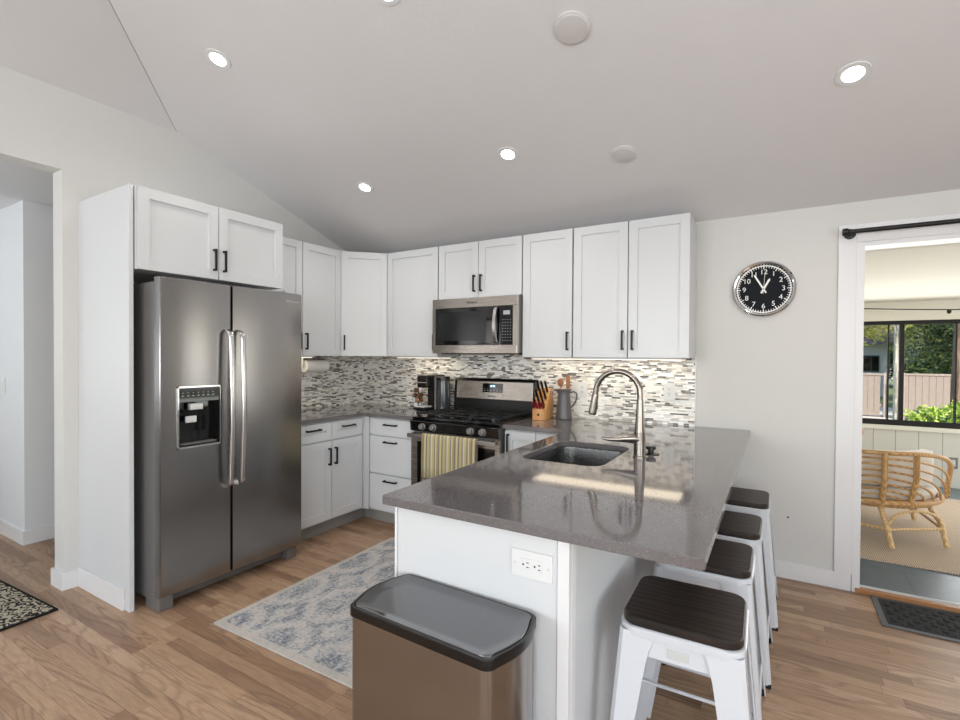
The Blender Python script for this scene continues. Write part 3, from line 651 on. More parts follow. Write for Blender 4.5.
# grates and burners
for i, (x0, x1) in enumerate(((.03, .255), (.268, .494), (.507, .732))):
    gmb = MB(); z = .942
    for x in (x0, x1): gmb.box(x-.006, x+.006, -.64, -.13, z-.009, z, .002)
    for y in (-.64, -.50, -.385, -.27, -.13): gmb.box(x0, x1, y-.005, y+.005, z-.009, z, .002)
    xm = (x0+x1)/2; gmb.box(xm-.005, xm+.005, -.64, -.13, z-.008, z, .002)
    for x in (x0, x1):
        for y in (-.635, -.135): gmb.box(x-.006, x+.006, y-.006, y+.006, .914, z-.005)
    gmb.build('grate', plain('cast_iron', (24, 24, 25), .6) if i == 0 else bpy.data.materials['cast_iron'], t)
for x, y in ((.143, -.50), (.143, -.27), (.381, -.385), (.62, -.50), (.62, -.27)):
    b_ = MB(); b_.lathe([(.045, .914), (.045, .921), (.034, .923), (.034, .931), (.028, .933)], (x, y, 0), 20); b_.build('burner', plastic_black, t)
# backguard
mb = MB(); mb.prism([(-.03, .90), (-.03, 1.192), (-.072, 1.192), (-.088, 1.175), (-.100, 1.02), (-.105, .90)], 'x', -.0, W, .006); bg_ = mb.build('backguard', plastic_black, t)
rotp = Matrix.Rotation(-.078, 4, 'X')
Mb = T(0, -.0925, 1.09) @ Matrix.Rotation(-math.atan2(.012, .155), 4, 'X')
mb = MB(); mb.box(.028, W-.020, -.006, .0, -.068, .078, .002, Mb); pn = mb.build('panel', steel_h, bg_)
mb = MB(); mb.box(.285, .475, -.009, -.005, -.012, .062, .002, Mb); dsp = mb.build('display', glass_black, bg_)
text('display_digits', '12:55', .022, disp_em, dsp, Mb @ T(.380, -.0096, .040) @ FACE_Y, .0004)
mb = MB()
for i in range(6): mb.box(.300+i*.030, .312+i*.030, -.0098, -.0088, .0, .004, 0, Mb); mb.box(.300+i*.030, .308+i*.030, -.0098, -.0088, .014, .017, 0, Mb)
mb.build('touch_key', ctl_em, dsp)
text('logo', 'Whirlpool', .020, slot_m, bg_, Mb @ T(.375, -.0066, -.042) @ FACE_Y, .0006)
# towel
t = thing('dish_towel', 'striped multicolour dish towel with fringe hanging on the range handle', 'towel', (1.548, -.737, .80))
mb = MB(); nx = 28; cols_ = []
prof = [(.014, -.26), (.0125, -.15), (.012, -.05), (.011, -.008), (.006, .0035), (0, .006), (-.006, .0035), (-.0115, -.008), (-.013, -.06), (-.014, -.14), (-.015, -.23), (-.016, -.315)]
rows = []
for k, (y, z) in enumerate(prof):
    row = []
    for i in range(nx+1):
        u = i/nx; amp = .003*min(1, abs(z)/.1)
        row.append((-.235+.47*u+.004*sin(z*9)*u, y-amp*abs(sin(u*11+.6))*(1 if y < 0 else -.2), z))
    rows.append(row)
b = mb.bm; G = [[b.verts.new(p) for p in r_] for r_ in rows]
for i in range(len(G)-1):
    for j in range(nx): b.faces.new((G[i][j], G[i][j+1], G[i+1][j+1], G[i+1][j]))
o = mb.build('cloth', towel_m, t, ang=180); sm = o.modifiers.new('thickness', 'SOLIDIFY'); sm.thickness = .003; sm.offset = 0
mb = MB()
for i in range(60):
    x = -.233+.466*i/59; j = random.uniform(-.004, .004); mb.tube([(x, -.0175, -.312), (x+j, -.018, -.33), (x+j*1.6, -.0175, -.350+random.uniform(-.006, .004))], .0012, 5)
mb.build('fringe', plain('fringe_thread', (190, 178, 150), .9), t)

# ------------------------------------------------------------ counter items
t = thing('coffee_maker', 'black single-serve coffee maker on the counter left of the range', 'coffee maker', (1.050, -.19, .909), -.06)
mb = MB(); mb.box(-.128, -.02, -.13, .14, 0, .03, .008); mb.box(-.128, -.02, .02, .14, .03, .30, .01); mb.build('body', plastic_black, t)
mb = MB(); mb.box(-.130, -.018, -.12, .14, .195, .305, .016); hd_ = mb.build('brew_head', plastic_black, t)
mb = MB(); mb.box(-.134, -.021, -.124, -.117, .238, .246, .001); mb.build('chrome_band', chrome_m, hd_)
mb = MB(); mb.box(-.125, -.03, -.14, -.03, .03, .042, .004); mb.build('drip_tray', alu_m, t)
mb = MB(); mb.lathe([(.055, .0), (.058, .01), (.054, .25), (.05, .262)], (.045, .03, 0), 28); mb.build('water_tank', smoke_m, t)
mb = MB(); mb.lathe([(.057, .262), (.057, .285), (.05, .292)], (.045, .03, 0), 28); mb.build('tank_lid', plastic_black, t)
mb = MB(); mb.box(-.018, .0, -.02, .12, .0, .29, .005); mb.build('spine', steel_side, t)
t = thing('pod_stand', 'small stand of stacked copper coloured coffee pods beside the coffee maker', 'pod holder', (.815, -.15, .909))
mb = MB(); mb.lathe([(.05, 0), (.05, .006), (.012, .012)], n=24); mb.build('base', black_m, t)
mb = MB(); mb.tube([(0, 0, .01), (0, 0, .19)], .004, 8); mb.tube([(0, 0, .19)]+[(.014*sin(a), 0, .204-.014*cos(a)) for a in [2*pi*k/12 for k in range(13)]], .0025, 6); mb.build('stem', black_m, t)
for k in range(4):
    for q in range(4):
        a = q*pi/2+k*.5; p = MB(); M_ = T(.028*cos(a), .028*sin(a), .034+k*.043) @ Matrix.Rotation(a, 4, 'Z') @ Matrix.Rotation(pi/2, 4, 'Y')
        p.lathe([(.012, -.014), (.019, -.006), (.021, .004), (.019, .012), (.012, .015)], n=14, M=M_); p.build('pod', copper_m if (k+q) % 3 else white_pl, t)
t = thing('knife_block', 'light wooden knife block full of black knives right of the range', 'knife block', (2.035, -.20, .909), .12)
mb = MB(); mb.prism([(-.09, 0), (.10, 0), (.13, .13), (.05, .23), (-.01, .18), (-.09, .075)], 'x', -.05, .05, .003); kb = mb.build('block', light_wood, t)
mb = MB(); mb.prism([(-.115, 0), (-.0905, 0), (-.0905, .085), (-.115, .085)], 'x', -.045, .045, .002); mb.build('front_slot', light_wood, t)
nd = Vector((0, -.64, .77)); 
for r_ in range(3):
    for c_ in range(3):
        p0 = Vector((-.03+.03*c_, -.075+.045*r_+.012, .088+.05*r_)); h = MB(); L_ = .10+.012*r_
        h.tube([p0, p0+nd*.01, p0+nd*L_*.5, p0+nd*L_], [.006, .009, .0095, .008], 8); h.build('knife', plastic_black, t)
for c_ in range(4):
    p0 = Vector((-.033+.022*c_, -.103, .082)); h = MB(); h.tube([p0, p0+nd*.012, p0+nd*.055, p0+nd*.07], [.005, .009, .009, .006], 8); h.build('knife', red_m, t)['label'] = 'red-handled knife'
mb = MB(); mb.lathe([(.011, 0), (.011, .001)], n=5, M=T(0, -.1158, .04) @ Matrix.Rotation(pi/2, 4, 'X')); mb.build('logo', slot_m, t)
t = thing('pitcher', 'dark grey enamel pitcher holding wooden spoons on the counter', 'pitcher', (2.178, -.135, .909), 0)
mb = MB(); mb.lathe([(.056, 0), (.060, .006), (.057, .05), (.050, .12), (.044, .185), (.050, .215), (.053, .222), (.049, .222), (.041, .186), (.047, .12), (.053, .05), (.05, .01)], n=36); b_ = mb.build('body', pitcher_m, t)
for v_ in b_.data.vertices:
    if v_.co.z > .19 and v_.co.x < -.02: v_.co.x -= (.018)*((v_.co.z-.19)/.03)*max(0, (-v_.co.x-.02)/.03)
mb = MB(); mb.tube([(.046, 0, .20), (.075, 0, .208), (.098, 0, .196), (.10, 0, .165), (.088, 0, .13), (.066, 0, .10), (.050, 0, .085)], .0065, 10); mb.build('handle', pitcher_m, t)
for i, (dx, dy, lab) in enumerate(((-.018, -.008, 'round-bowled wooden spoon standing in the grey pitcher'), (.022, .006, 'narrow wooden spatula standing in the grey pitcher, right of the spoon'))):
    u = thing('wooden_spoon' if i == 0 else 'wooden_spatula', lab, 'utensil', (2.178, -.135, .92)); h = MB()
    h.tube([(dx*.6, dy, .0), (dx*1.2, dy, .235)], .005, 8); h.build('stick', spoon_wood, u)
    h = MB()
    if i == 0: h.lathe([(.001, -.030), (.020, -.022), (.027, 0), (.020, .024), (.001, .032)], n=20, M=T(dx*1.3, dy-.004, .262) @ Matrix.Diagonal((1, .35, 1, 1)))
    else: h.box(-.016, .016, -.004, .004, -.05, .05, .003, T(dx*1.3, dy, .268))
    h.build('bowl' if i == 0 else 'blade', spoon_wood, u)
t = thing('paper_towel_roll', 'white paper towel roll mounted under the left wall cabinet', 'paper towel', (.16, -.86, 1.285))
mb = MB(); mb.lathe([(.018, 0), (.05, 0), (.05, .235), (.018, .235)], n=32, M=Matrix.Rotation(-pi/2, 4, 'X')); mb.build('roll', paper_m, t)
mb = MB(); mb.tube([(0, -.02, 0), (0, .255, 0)], .008, 10); mb.box(-.02, .02, -.026, -.018, -.012, .086, .002); mb.box(-.02, .02, .25, .258, -.012, .086, .002); mb.build('holder', alu_m, t)

# under-cabinet lights
def uled(label, x0, x1, y, rz=0, loc=None, e=3.2):
    L_ = x1-x0
    t = thing('under_cabinet_light', label, 'light', (x0, y, BT) if loc is None else loc, rz, 'flat lights under the wall cabinets')
    mb = MB(); mb.box(0, L_, -.105, .105, -.012, -.0005, .002); mb.build('housing', white_pl, t)
    mb = MB(); mb.box(.01, L_-.01, -.098, .098, -.0145, -.0115); mb.build('diffuser', led_em, t)
uled('flat white light panel under the cabinet left of the microwave', .66, 1.12, -.17, e=3.2)
uled('flat white light panel under the cabinets right of the microwave', 1.97, 3.02, -.17, e=2.6)
uled('flat white light panel under the left wall cabinet', 0, .50, 0, pi/2, (.20, -1.38, BT), e=2.4)

# ------------------------------------------------------------ ceiling fixtures
sl = math.atan(S)
def on_ceiling(o, x, y):
    o.location = (x, y, zc(x, y)-.001)
    o.rotation_euler = (-sl if y > -3.6 else sl, 0, 0)
def downlight():
    t = thing('recessed_light', '', 'ceiling light', group='round recessed ceiling lights')
    mb = MB(); mb.lathe([(.040, -.002), (.045, -.005), (.064, -.004), (.066, 0), (.040, .0)], n=36, cap=False); mb.build('trim_ring', white_pl, t)
    mb = MB(); mb.lathe([(.041, -.0035), (.041, -.001)], n=36); mb.build('lens', lamp_em, t)
    return t
dl0 = downlight()
names = [((.912, -2.06), 'lit recessed ceiling light nearest the diagonal ceiling seam'), ((.933, -.949), 'lit recessed ceiling light above the corner, leftmost of the far row'),
         ((2.116, -.948), 'lit recessed ceiling light above the cabinets, middle of the far row'), ((3.805, -.948), 'lit recessed ceiling light at the upper right, towards the sliding door'),
         ((2.06, -1.995), 'lit recessed ceiling light cut by the top picture edge'), ((3.81, -2.06), 'lit recessed ceiling light over the right side, above the picture frame'),
         ((2.1, -5.2), 'added recessed ceiling light, unseen behind the viewer, left'), ((4.3, -5.2), 'added recessed ceiling light, unseen behind the viewer, right')]  # the two behind the viewer are added for extra light
for i, ((x, y), lab) in enumerate(names):
    o = dl0 if i == 0 else dup(dl0, lab, (0, 0, 0)); o['label'] = lab; on_ceiling(o, x, y)
    l = light('recessed_glow', 'SPOT', (x, y, zc(x, y)-.03), 15, (1, .94, .87), spot_size=radians(150), spot_blend=.9, shadow_soft_size=.05); l.rotation_euler = (0, 0, 0)
for (x, y), lab, r in (((2.751, -1.564), 'larger round grey ceiling disc near the top of the picture', .078), ((2.771, -.759), 'smaller round grey ceiling disc above the back wall cabinets', .068)):
    t = thing('ceiling_speaker', lab, 'ceiling disc', group='round ceiling discs')
    mb = MB(); mb.lathe([(r, 0), (r, -.008), (r-.006, -.012)], n=40); mb.build('rim', plain('disc_rim_%d' % int(r*1000), (210, 207, 205), .6), t)
    mb = MB(); mb.lathe([(r-.008, -.011), (r-.010, -.016), (r*.5, -.019), (.002, -.020)], n=40); mb.build('grille', grey_disc, t)
    on_ceiling(t, x, y)

# ------------------------------------------------------------ clock
t = thing('wall_clock', 'round chrome wall clock with dark navy face and white numerals', 'clock', (3.461, 0, 1.812))
Mc = Matrix.Rotation(pi/2, 4, 'X')
mb = MB(); mb.lathe([(.150, .004), (.150, .022), (.157, .036), (.166, .040), (.174, .034), (.177, .018), (.177, .001), (.15, .001)], n=64, M=Mc, cap=False); mb.build('rim', chrome_m, t)
mb = MB(); mb.lathe([(.151, .001), (.151, .012)], n=64, M=Mc); mb.build('face', navy_m, t)
mb = MB(); mb.lathe([(.144, .0122), (.151, .0122), (.151, .0128), (.144, .0128)], n=64, M=Mc, cap=False)
for k in range(60):
    a = 2*pi*k/60; big = k % 5 == 0; Mk = Mc @ Matrix.Rotation(-a, 4, 'Z'); w_ = .0028 if big else .0018
    mb.box(-w_, w_, .127 if big else .134, .145, .0122, .0128, 0, Mk)
mb.build('minute_track', whitep_m, t)
for k in range(1, 13):
    a = 2*pi*k/12; text('numeral', str(k), .043, whitep_m, t, T(.108*sin(a), -.0128, .108*cos(a)) @ FACE_Y, .0005)
for nm, a, L_, w_, y_ in (('hour_hand', radians(27.5), .075, .0055, .015), ('minute_hand', radians(330), .112, .0045, .0175), ('second_hand', radians(4), .118, .001, .020)):
    mb = MB(); Mk = Mc @ Matrix.Rotation(-a, 4, 'Z'); mb.prism([(-w_, -.028), (w_, -.028), (w_*1.1, L_*.85), (0, L_), (-w_*1.1, L_*.85)], 'z', y_, y_+.001, 0, Mk); mb.build(nm, whitep_m, t)
mb = MB(); mb.lathe([(.006, .012), (.006, .022)], n=16, M=Mc); mb.build('hub', chrome_m, t)
# curtain rod
t = thing('curtain_rod', 'black metal curtain rod mounted above the sliding door', 'curtain rod', (3.885, 0, 2.105))
mb = MB(); mb.tube([(-.0, -.090, 0), (2.05, -.090, .0)], .013, 14); mb.build('rod', black_m, t)
for x in (.01, 2.02):
    mb = MB(); mb.lathe([(.030, .018), (.030, .024), (.012, .028), (.009, .092)], n=20, M=T(x, 0, 0) @ Matrix.Rotation(pi/2, 4, 'X'))
    mb.build('bracket', black_m, t)
mb = MB(); mb.lathe([(.016, 0), (.022, .004), (.022, .026), (.014, .03)], n=18, M=T(-.002, -.09, 0) @ Matrix.Rotation(-pi/2, 4, 'Y')); mb.build('finial', black_m, t)
mb = MB(); mb.lathe([(.004, 0), (.006, .006)], n=10, M=Mc); o = mb.build('wall_hook', black_m); o.location = (3.609, 0, .382); tag(o, 'tiny dark screw in the bare wall right of the stools', 'screw')

# ------------------------------------------------------------ rugs and mats
def rug(name, label, w, d, h, mat, loc, rz):
    mb = MB(); mb.box(-w/2, w/2, -d/2, d/2, .001, h, .003); o = mb.build(name, mat); o.location = loc; o.rotation_euler = (0, 0, rz); return tag(o, label, 'rug')
rug('runner_rug', 'faded blue and cream patterned rug on the kitchen floor', 1.16, 1.40, .010, bluerug_m, (1.665, -1.49, 0), .015)
rug('area_rug', 'dark bordered patterned rug lying through the hall opening', 1.6, 2.2, .011, darkrug_m, (-.47, -3.70, 0), .06)
t = thing('door_mat', 'black ribbed rubber door mat in front of the sliding door', 'mat', (4.42, -.215, 0))
mb = MB(); mb.box(-.405, .405, -.185, .188, .001, .007, .002); mb.build('base', mat_edge, t)
mb = MB(); mb.box(-.375, .375, -.155, .160, .006, .010, .001)
for i in range(22):
    for j in range(6):
        x = -.355+i*.0335; y = -.14+j*.048
        if (i+j) % 2: mb.box(x, x+.010, y, y+.036, .009, .013)
        else: mb.box(x-.006, x+.020, y+.010, y+.016, .009, .013); mb.box(x-.006, x+.020, y+.024, y+.030, .009, .013)
mb.build('ribbed_pad', fabric_black, t)

# ------------------------------------------------------------ stools
def make_stool():
    t = thing('counter_stool', '', 'stool', group='white metal counter stools along the peninsula')
    mb = MB(); hs = .163
    def ring(o_, z, r): return [(x, y, z) for x, y in rrect(-hs-o_, hs+o_, -hs-o_, hs+o_, r)]
    mb.loft([ring(.0, .580, .05), ring(.004, .583, .052), ring(.004, .589, .052), ring(.0, .592, .05)]); 
    mb.loft([ring(.003, .566, .052), ring(.004, .583, .052), ring(.001, .583, .05), ring(-.001, .566, .05)][:2]+[ring(.001, .583, .05), ring(-.001, .566, .05)], False)
    mb.build('seat_pan', white_metal, t)
    mb = MB(); mb.loft([ring(-.004, .5922, .047), ring(-.003, .595, .048), ring(-.003, .612, .048), ring(-.007, .617, .045)]); mb.build('seat', seat_wood, t)
    mb = MB()
    for s_ in (-1, 1):
        mb.tube([(s_*.19, -.19, .145), (s_*.19, .19, .145)], .006, 8); mb.tube([(-.178, s_*.178, .225), (.178, s_*.178, .225)], .006, 8)
    mb.build('stretcher', white_metal, t)
    # legs: folded sheet corner, tapering and splayed; arched shoulder
    for sx_ in (-1, 1):
        for sy in (-1, 1):
            mb = MB(); b = mb.bm; th = .004; rows = []
            for k in range(15):
                u = k/14; z = .575*(1-u)+.012*u; sp = .163*(1-u)+.208*u
                wd = .088*(1-u)+.046*u
                if u < .16: wd += .012*(1-u/.16)**2
                c_ = .012
                # outer L profile then inner
                P_ = [(sp-wd, sp), (sp-c_, sp), (sp, sp-c_), (sp, sp-wd), (sp-th, sp-wd), (sp-th, sp-c_-.002), (sp-c_-.002, sp-th), (sp-wd, sp-th)]
                rows.append([(x*sx_, y*sy, z) for x, y in P_])
            mb.loft(rows); mb.build('leg', white_metal, t, ang=30)
            mb = MB(); mb.box(sx_*.208-.030*(sx_ > 0), sx_*.208+.030*(sx_ < 0), sy*.208-.030*(sy > 0), sy*.208+.030*(sy < 0), 0, .016, .003); mb.build('foot_cap', rubber_m, t)
    for q in range(4): mb = MB(); mb.box(-.085, .085, -.159, -.156, .512, .582, 0, Matrix.Rotation(q*pi/2, 4, 'Z')); mb.build('apron', white_metal, t)
    mb = MB(); mb.box(-.028, .028, -.1625, -.1585, .526, .550, .001); mb.build('name_plate', alu_m, t)
    return t
st0 = make_stool()
for i, (x, y, a, lab) in enumerate(((3.305, -2.02, .02, 'white metal stool with dark wood seat nearest the viewer'), (3.305, -1.515, 0, 'second white metal stool from the viewer, seat half under the counter'),
        (3.325, -1.065, -.01, 'third white metal stool from the viewer, next to the farthest one'), (3.35, -.54, 0, 'farthest white metal stool, closest to the back wall'))):
    o = st0 if i == 0 else dup(st0, lab, (0, 0, 0)); o.location = (x, y, 0); o.rotation_euler = (0, 0, a); o['label'] = lab

# ------------------------------------------------------------ step bin
t = thing('trash_bin', 'rectangular stainless steel trash bin with black rim at the peninsula end', 'trash bin', (2.728, -2.507, 0), -.035)
def bring(o_, z, W=.266, D=.130, bow=.022, r=.028):
    P_ = []; W += o_; D += o_; n = 5
    def q(cx, cy, a0):
        for k in range(n+1): a = radians(a0+k*90/n); P_.append((cx+r*cos(a), cy+r*sin(a), z))
    q(W-bow-r, D-r, 0)
    q(-W+bow+r, D-r, 90)
    for k in range(1, 8): u = k/8; P_.append((-W+bow-bow*sin(pi*u), (D-r)*(1-2*u), z))
    q(-W+bow+r, -D+r, 180); q(W-bow-r, -D+r, 270)
    for k in range(1, 8): u = k/8; P_.append((W-bow+bow*sin(pi*u), -(D-r)*(1-2*u), z))
    return P_
mb = MB(); mb.loft([bring(-.006, .02), bring(-.004, .30), bring(-.004, .628)]); mb.build('body', bin_m, t, ang=50)
mb = MB(); mb.loft([bring(-.003, 0), bring(-.003, .022)]); mb.build('base', plastic_black, t)
mb = MB(); mb.loft([bring(-.001, .626), bring(.001, .628), bring(.001, .652), bring(-.001, .655), bring(-.007, .655), bring(-.008, .645)], False); rm = mb.build('rim', plastic_black, t, ang=50)
mb = MB(); mb.loft([bring(-.0085, .640), bring(-.0085, .654), bring(-.011, .657), bring(-.020, .655), bring(-.034, .6495), bring(-.048, .649)]); ld_ = mb.build('lid', plain('lid_steel', (122, 122, 124), .17, metal=1), t, ang=50)
mb = MB(); mb.box(-.05, .05, -.150, -.10, .008, .018, .003); mb.build('pedal', plastic_black, t)

# ------------------------------------------------------------ sunroom
YS = 3.5
mb = MB(); mb.box(2.2, 7.6, YS, YS+.12, 0, .585); struct('wall_sunroom_far', mb, board_m)
mb = MB(); mb.box(2.2, 7.6, YS-.03, YS+.12, .585, .632, .003); mb.box(2.2, 7.6, YS-.02, YS+.12, 1.80, 2.10); struct('trim_8', mb, cream_m)
mb = MB(); mb.box(2.2, 2.32, .14, YS, 0, 2.5); mb.box(7.48, 7.6, .14, YS, 0, .7); mb.box(7.48, 7.6, .14, YS, 1.85, 2.5); struct('wall_sunroom_sides', mb, cream_m)
mb = MB(); mb.prism([(.14, 2.22), (YS+.3, 1.985), (YS+.3, 2.08), (.14, 2.34)], 'x', 2.2, 7.6); struct('ceiling_sunroom', mb, cream_m)
mb = MB(); mb.box(2.2, 7.6, .14, .20, 2.03, 2.25); struct('trim_9', mb, cream_m)
fr_ = MB(); fr_.box(2.32, 7.48, YS+.01, YS+.08, .632, .690, .003); fr_.box(2.32, 7.48, YS+.01, YS+.08, 1.758, 1.80, .003)
for x, w_ in ((3.30, .03), (3.95, .02), (4.616, .014), (4.732, .040), (5.177, .014), (5.85, .03), (6.5, .02), (7.1, .03)): fr_.box(x-w_/2, x+w_/2, YS+.015, YS+.07, .69, 1.758, .002)
wf = struct('window_4', fr_, plain('black_window_frame', (18, 17, 19), .45, spec=.3))
mb = MB(); mb.box(2.32, 7.48, YS+.038, YS+.042, .69, 1.758); gp = mb.build('window_pane', glass_m, None, False); gp.name = 'window_5'; tag(gp, kind='structure')
# string cable with bulb
t = thing('string_cable', 'thin dark cable with a small bulb strung across the sunroom', 'cable', (4.2, 3.0, 1.86))
mb = MB(); mb.tube([(-.6+.02*0, 0, .10), (0, 0, .055), (.5, 0, .022), (.85, 0, .005), (1.4, 0, .03), (2.2, 0, .1)], .006, 6); mb.build('cable', black_m, t)
mb = MB(); mb.lathe([(.006, .0), (.018, -.012), (.020, -.03), (.010, -.045)], (.80, 0, .012), 14); mb.build('bulb', black_m, t)
mb = MB(); mb.box(-1.6, 1.7, -1.12, 1.13, .001, .012, .004); o = mb.build('jute_rug', jute_m); o.location = (4.75, 1.74, 0); tag(o, 'woven natural jute rug on the slate sunroom floor', 'rug')

def rattan_chair(label, loc, rz):
    t = thing('rattan_armchair', label, 'armchair', loc, rz, 'rattan armchairs in the sunroom')
    R = .54
    # stacked curved rods; the back is at angle -90 deg, arms descend toward 0 and 180
    for k in range(8):
        zt = .685-.042*k; r = .017 if k == 0 else .0085; e_ = radians(6+9*k) if k else radians(0); pts = []
        n = 40
        # flat top from -(180-e) .. -e with drop at both ends
        drop = radians(68)
        for i in range(n+1):
            a = -pi+e_+(pi-2*e_)*i/n; d = min(a+pi-e_, -e_-a); u = max(0, 1-d/drop)
            z = zt-(zt-.335)*(1-math.sqrt(max(0, 1-u*u))) ; back = .0
            rr_ = R-.02*k*.4
            pts.append((rr_*cos(a), rr_*sin(a)*(1.0), z))
        mb = MB(); mb.tube(pts, r, 8); mb.build('rim' if k == 0 else 'rod', rattan_m, t)
    for a in (-150, -117, -84, -63):
        a = radians(a); mb = MB(); mb.tube([(R*cos(a), R*sin(a), .69), ((R-.0)*cos(a), (R-.0)*sin(a), .50), ((R-.05)*cos(a), (R-.05)*sin(a), .30)], .019, 8)
        for q in range(9): z = .34+q*.04; 
        mb.build('post', rattan_m, t)
    mb = MB(); mb.tube([((R-.05)*cos(2*pi*k/40), (R-.05)*sin(2*pi*k/40), .315) for k in range(41)], .022, 10); mb.tube([((R-.08)*cos(2*pi*k/40), (R-.08)*sin(2*pi*k/40), .285) for k in range(41)], .014, 10)
    for q in range(9): y = -.40+q*.1; h = math.sqrt(max(0, (R-.07)**2-y*y)); mb.tube([(-h, y, .30), (h, y, .30)], .010, 6)
    mb.build('seat_frame', rattan_m, t)
    mb = MB(); mb.lathe([(.40, .32), (.46, .335), (.475, .37), (.46, .405), (.40, .425), (.1, .432)], n=40); mb.build('seat_cushion', cushion_m, t)
    mb = MB()
    pts_ = []
    for i in range(17): a = radians(-160+140*i/16); pts_.append((.44*cos(a), .44*sin(a)))
    mb.loft([[(x*s1, y*s1, z) for s1, z in ((1, .43), (1.03, .56), (1.0, .67), (.86, .68), (.80, .56), (.78, .43))] for x, y in pts_]); mb.build('back_cushion', cushion_m, t)
    legs = [(-70, -56), (-16, -22), (60, 52), (-162, -160), (120, 128)]
    F = {}
    for nm, (a1, a0) in zip('abcde', ((-84, -80), (-34, -38), (42, 40), (-150, -146), (130, 134))):
        a1, a0 = radians(a1), radians(a0); p1 = Vector(((R-.10)*cos(a1), (R-.10)*sin(a1), .29)); p0 = Vector(((R+.03)*cos(a0), (R+.03)*sin(a0), .012)); pm = p1.lerp(p0, .45)+Vector((cos(a1), sin(a1), 0))*.03
        mb = MB(); mb.tube([p1, pm, p0], [.017, .018, .017], 10); mb.build('leg', rattan_l, t); F[nm] = pm.lerp(p0, .2)
    mb = MB()
    for a, b in ('ab', 'bc', 'ce', 'ed', 'da'): mb.tube([F[a], F[b]], .012, 8)
    for a, b in ('ab', 'ed'):
        P0, P1 = F[a]+Vector((0, 0, .02)), F[b]+Vector((0, 0, .02)); mb.tube([P0+(P1-P0)*u+Vector((0, 0, .11*math.sqrt(max(0, 1-(2*u-1)**2)))) for u in [k/12 for k in range(13)]], .010, 8)
    mb.build('stretcher', rattan_l, t)
    return t
ch = rattan_chair('round rattan armchair with cream cushion seen through the sliding door', (4.13, 1.45, .012), .05)
dup(ch, 'rattan armchair behind the nearer one, mostly hidden by the door casing', (3.74, 2.62, .012), .5)
light('sunroom_daylight', 'AREA', (5.0, 3.35, 1.22), 64, (1, .99, .96), to=(0, -1, 0), shape='RECTANGLE', size=4.6, size_y=1.0)
light('sunroom_daylight', 'AREA', (7.4, 1.8, 1.3), 30, (1, .99, .96), to=(-1, 0, 0), shape='RECTANGLE', size=2.8, size_y=1.0)

# ------------------------------------------------------------ garden
mb = MB(); mb.box(-10, 40, 3.65, 45, -.4, -.3); struct('ground', mb, grass_m)
mb = MB(); mb.box(-10, 40, 9.2, 18, -.299, -.28); struct('ground_driveway', mb, concrete_m)
def fence(x0, x1, y, z1, label):
    t = thing('garden_fence', label, 'fence', (x0, y, -.28), 0, 'grey board fences beyond the garden'); L_ = x1-x0
    mb = MB(); n = int(L_/.14)
    for i in range(n): mb.box(i*.14+.003, i*.14+.137, 0, .02, .04, z1+.28-.05, .003)
    mb.build('boards', fence_m, t)
    mb = MB(); mb.box(0, L_, -.02, .05, z1+.28-.05, z1+.28, .004); mb.box(0, L_, .02, .05, .3, .38); mb.build('rail', fence_m, t)
    k = 0
    while k*2.0 <= L_+.01: mb = MB(); mb.box(k*2-.05, k*2+.05, -.03, .07, 0, z1+.30, .004); mb.build('post', fence_m, t); k += 1
fence(6.5, 14.5, 14.0, .98, 'grey board fence on the right beyond the bright hedge')
fence(0.2, 6.2, 14.3, .96, 'grey board fence on the left beyond the driveway')
def foliage(name, cx, cy, cz, rx, ry, rz_, n, size, mat, parent=None):
    verts, faces = [], []
    for i in range(n):
        u = random.uniform(-1, 1); a = random.uniform(0, 2*pi); rr_ = random.uniform(.55, 1)**.5*random.choice((1, 1, .85, .7)); s_ = math.sqrt(1-u*u)
        bump_ = 1+.18*sin(5*a+3*u)+.12*sin(9*u+2*a)
        p = Vector((cx+rx*rr_*s_*cos(a)*bump_, cy+ry*rr_*s_*sin(a)*bump_, cz+rz_*rr_*u*bump_))
        d1 = Vector((random.gauss(0, 1), random.gauss(0, 1), random.gauss(0, .6))).normalized(); d2 = d1.cross(Vector((random.gauss(0, 1), random.gauss(0, 1), random.gauss(0, 1)))).normalized()
        l = size*random.uniform(.6, 1.3); k = len(verts)
        verts += [p-d1*l, p+d2*l*.45, p+d1*l, p-d2*l*.45]; faces.append((k, k+1, k+2, k+3))
    me = bpy.data.meshes.new(name); me.from_pydata(verts, [], faces); me.materials.append(mat)
    o = bpy.data.objects.new(name, me); C.objects.link(o); o.parent = parent; return o
def tree(label, x, y, h, crown, mat, tr=.12, n=7000, size=.08, lean=0, name='garden_tree', bark=None):
    t = thing(name, label, 'tree', (x, y, -.3), 0, 'garden trees seen through the sunroom window')
    mb = MB(); mb.tube([(0, 0, 0), (lean*.3, 0, h*.35), (lean*.7, .05, h*.7), (lean, 0, h)], [tr, tr*.85, tr*.7, tr*.35], 12)
    q_ = min(1, crown[0][3])
    for k in range(4): a = k*1.7; mb.tube([(lean*.6, 0, h*.6), (lean*.6+q_*.5*cos(a), q_*.5*sin(a), h*.85), (lean*.6+q_*.9*cos(a), q_*.9*sin(a), h*1.0)], [tr*.4, tr*.3, tr*.12], 8)
    mb.build('trunk', bark or bark_m, t)
    for (dx, dy, dz, rx, rz_) in crown: foliage('crown', dx, dy, dz, rx, rx, rz_, n, size, mat, t)
tree('brown trunked garden tree at the right edge of the sunroom window', 6.16, 7.9, 4.6, [(0, 0, 4.6, .50, 1.3)], leaf_y, .07, lean=.1)
tree('slender pale garden tree just left of the thick window post', 5.50, 8.6, 3.6, [(0, 0, 3.6, .42, .9)], leaf_y, .045, 4000, .06, bark=bark_l)
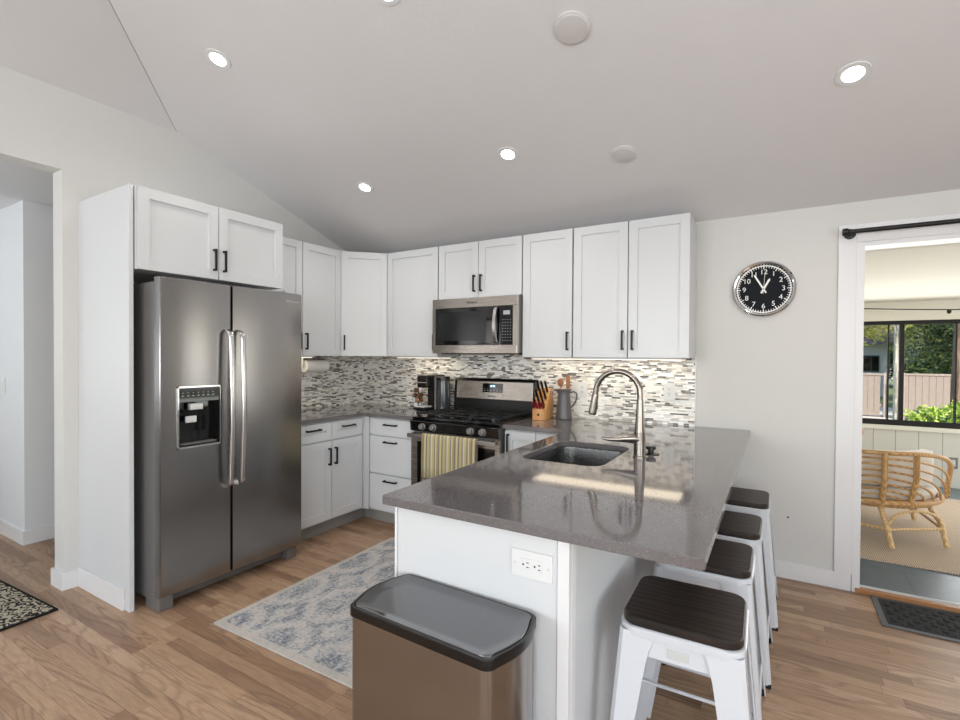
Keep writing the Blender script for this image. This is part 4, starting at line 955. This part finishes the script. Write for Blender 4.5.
tree('yellow green garden tree with low drooping crown on the left', 4.9, 11.8, 3.6, [(0, 0, 3.1, 1.6, 1.0)], leaf_y, .10, 12000, .06)
tree('dense dark green garden tree behind the right fence', 9.1, 16.0, 3.4, [(0, 0, 2.6, 1.9, 1.7), (1.9, .4, 2.4, 1.6, 1.6)], leaf_d, .15, 16000, .08)
tree('tall light green garden tree above the right fence', 9.6, 21.5, 5.0, [(0, 0, 3.6, 2.6, 1.9)], leaf_y, .16, 12000, .09)
tree('far dark evergreen garden tree behind the neighbour house', 0, 40, 7.0, [(0, 0, 5, 6, 4)], leaf_d, .25, 9000, .3)
tree('low leafy garden tree filling the gap behind the left fence', 10.8, 34, 4.2, [(0, 0, 2.4, 2.7, 2.2)], leaf_d, .15, 14000, .16)
t = thing('hedge', 'bright green clipped hedge outside the sunroom window', 'hedge', (6.6, 6.6, -.3))
mb = MB(); mb.box(-1.05, 2.2, -.22, .22, 0, .80, .1)
mb.build('inner_growth', leaf_d, t)
verts, faces = [], []
for i in range(17000):
    p = Vector((random.uniform(-1.25, 2.4), random.uniform(-.38, .38), random.uniform(.0, .93))); 
    p.z += .06*sin(p.x*7)+.04*sin(p.x*17)
    if abs(p.y) < .2 and p.z < .75: p.y = math.copysign(random.uniform(.2, .4), -1 if random.random() < .7 else 1)
    d1 = Vector((random.gauss(0, 1), random.gauss(0, 1), random.gauss(0, .8))).normalized(); d2 = d1.cross(Vector((random.gauss(0, 1), random.gauss(0, 1), random.gauss(0, 1)))).normalized(); l = random.uniform(.025, .05)
    k = len(verts); verts += [p-d1*l, p+d2*l*.5, p+d1*l, p-d2*l*.5]; faces.append((k, k+1, k+2, k+3))
me = bpy.data.meshes.new('leaves'); me.from_pydata(verts, [], faces); me.materials.append(leaf_h); o = bpy.data.objects.new('leaves', me); C.objects.link(o); o.parent = t
t = thing('neighbour_house', 'pale grey neighbouring house with teal window behind the left fence', 'house', (5.55, 24, -.28))
mb = MB(); mb.box(-4, 2.2, 0, 6, 0, 2.35); mb.build('walls', house_m, t)
mb = MB(); mb.prism([(-.5, 2.3), (3, 3.9), (6.5, 2.3)], 'x', -4.3, 2.5); mb.build('roof', roof_m, t)
mb = MB(); mb.box(1.28, 1.86, -.04, 0, 1.08, 1.80, .005); wf_ = mb.build('window', teal_m, t)
mb = MB(); mb.box(1.32, 1.55, -.05, -.035, 1.13, 1.75); mb.box(1.59, 1.82, -.05, -.035, 1.13, 1.75); mb.build('pane', glass_black, wf_)
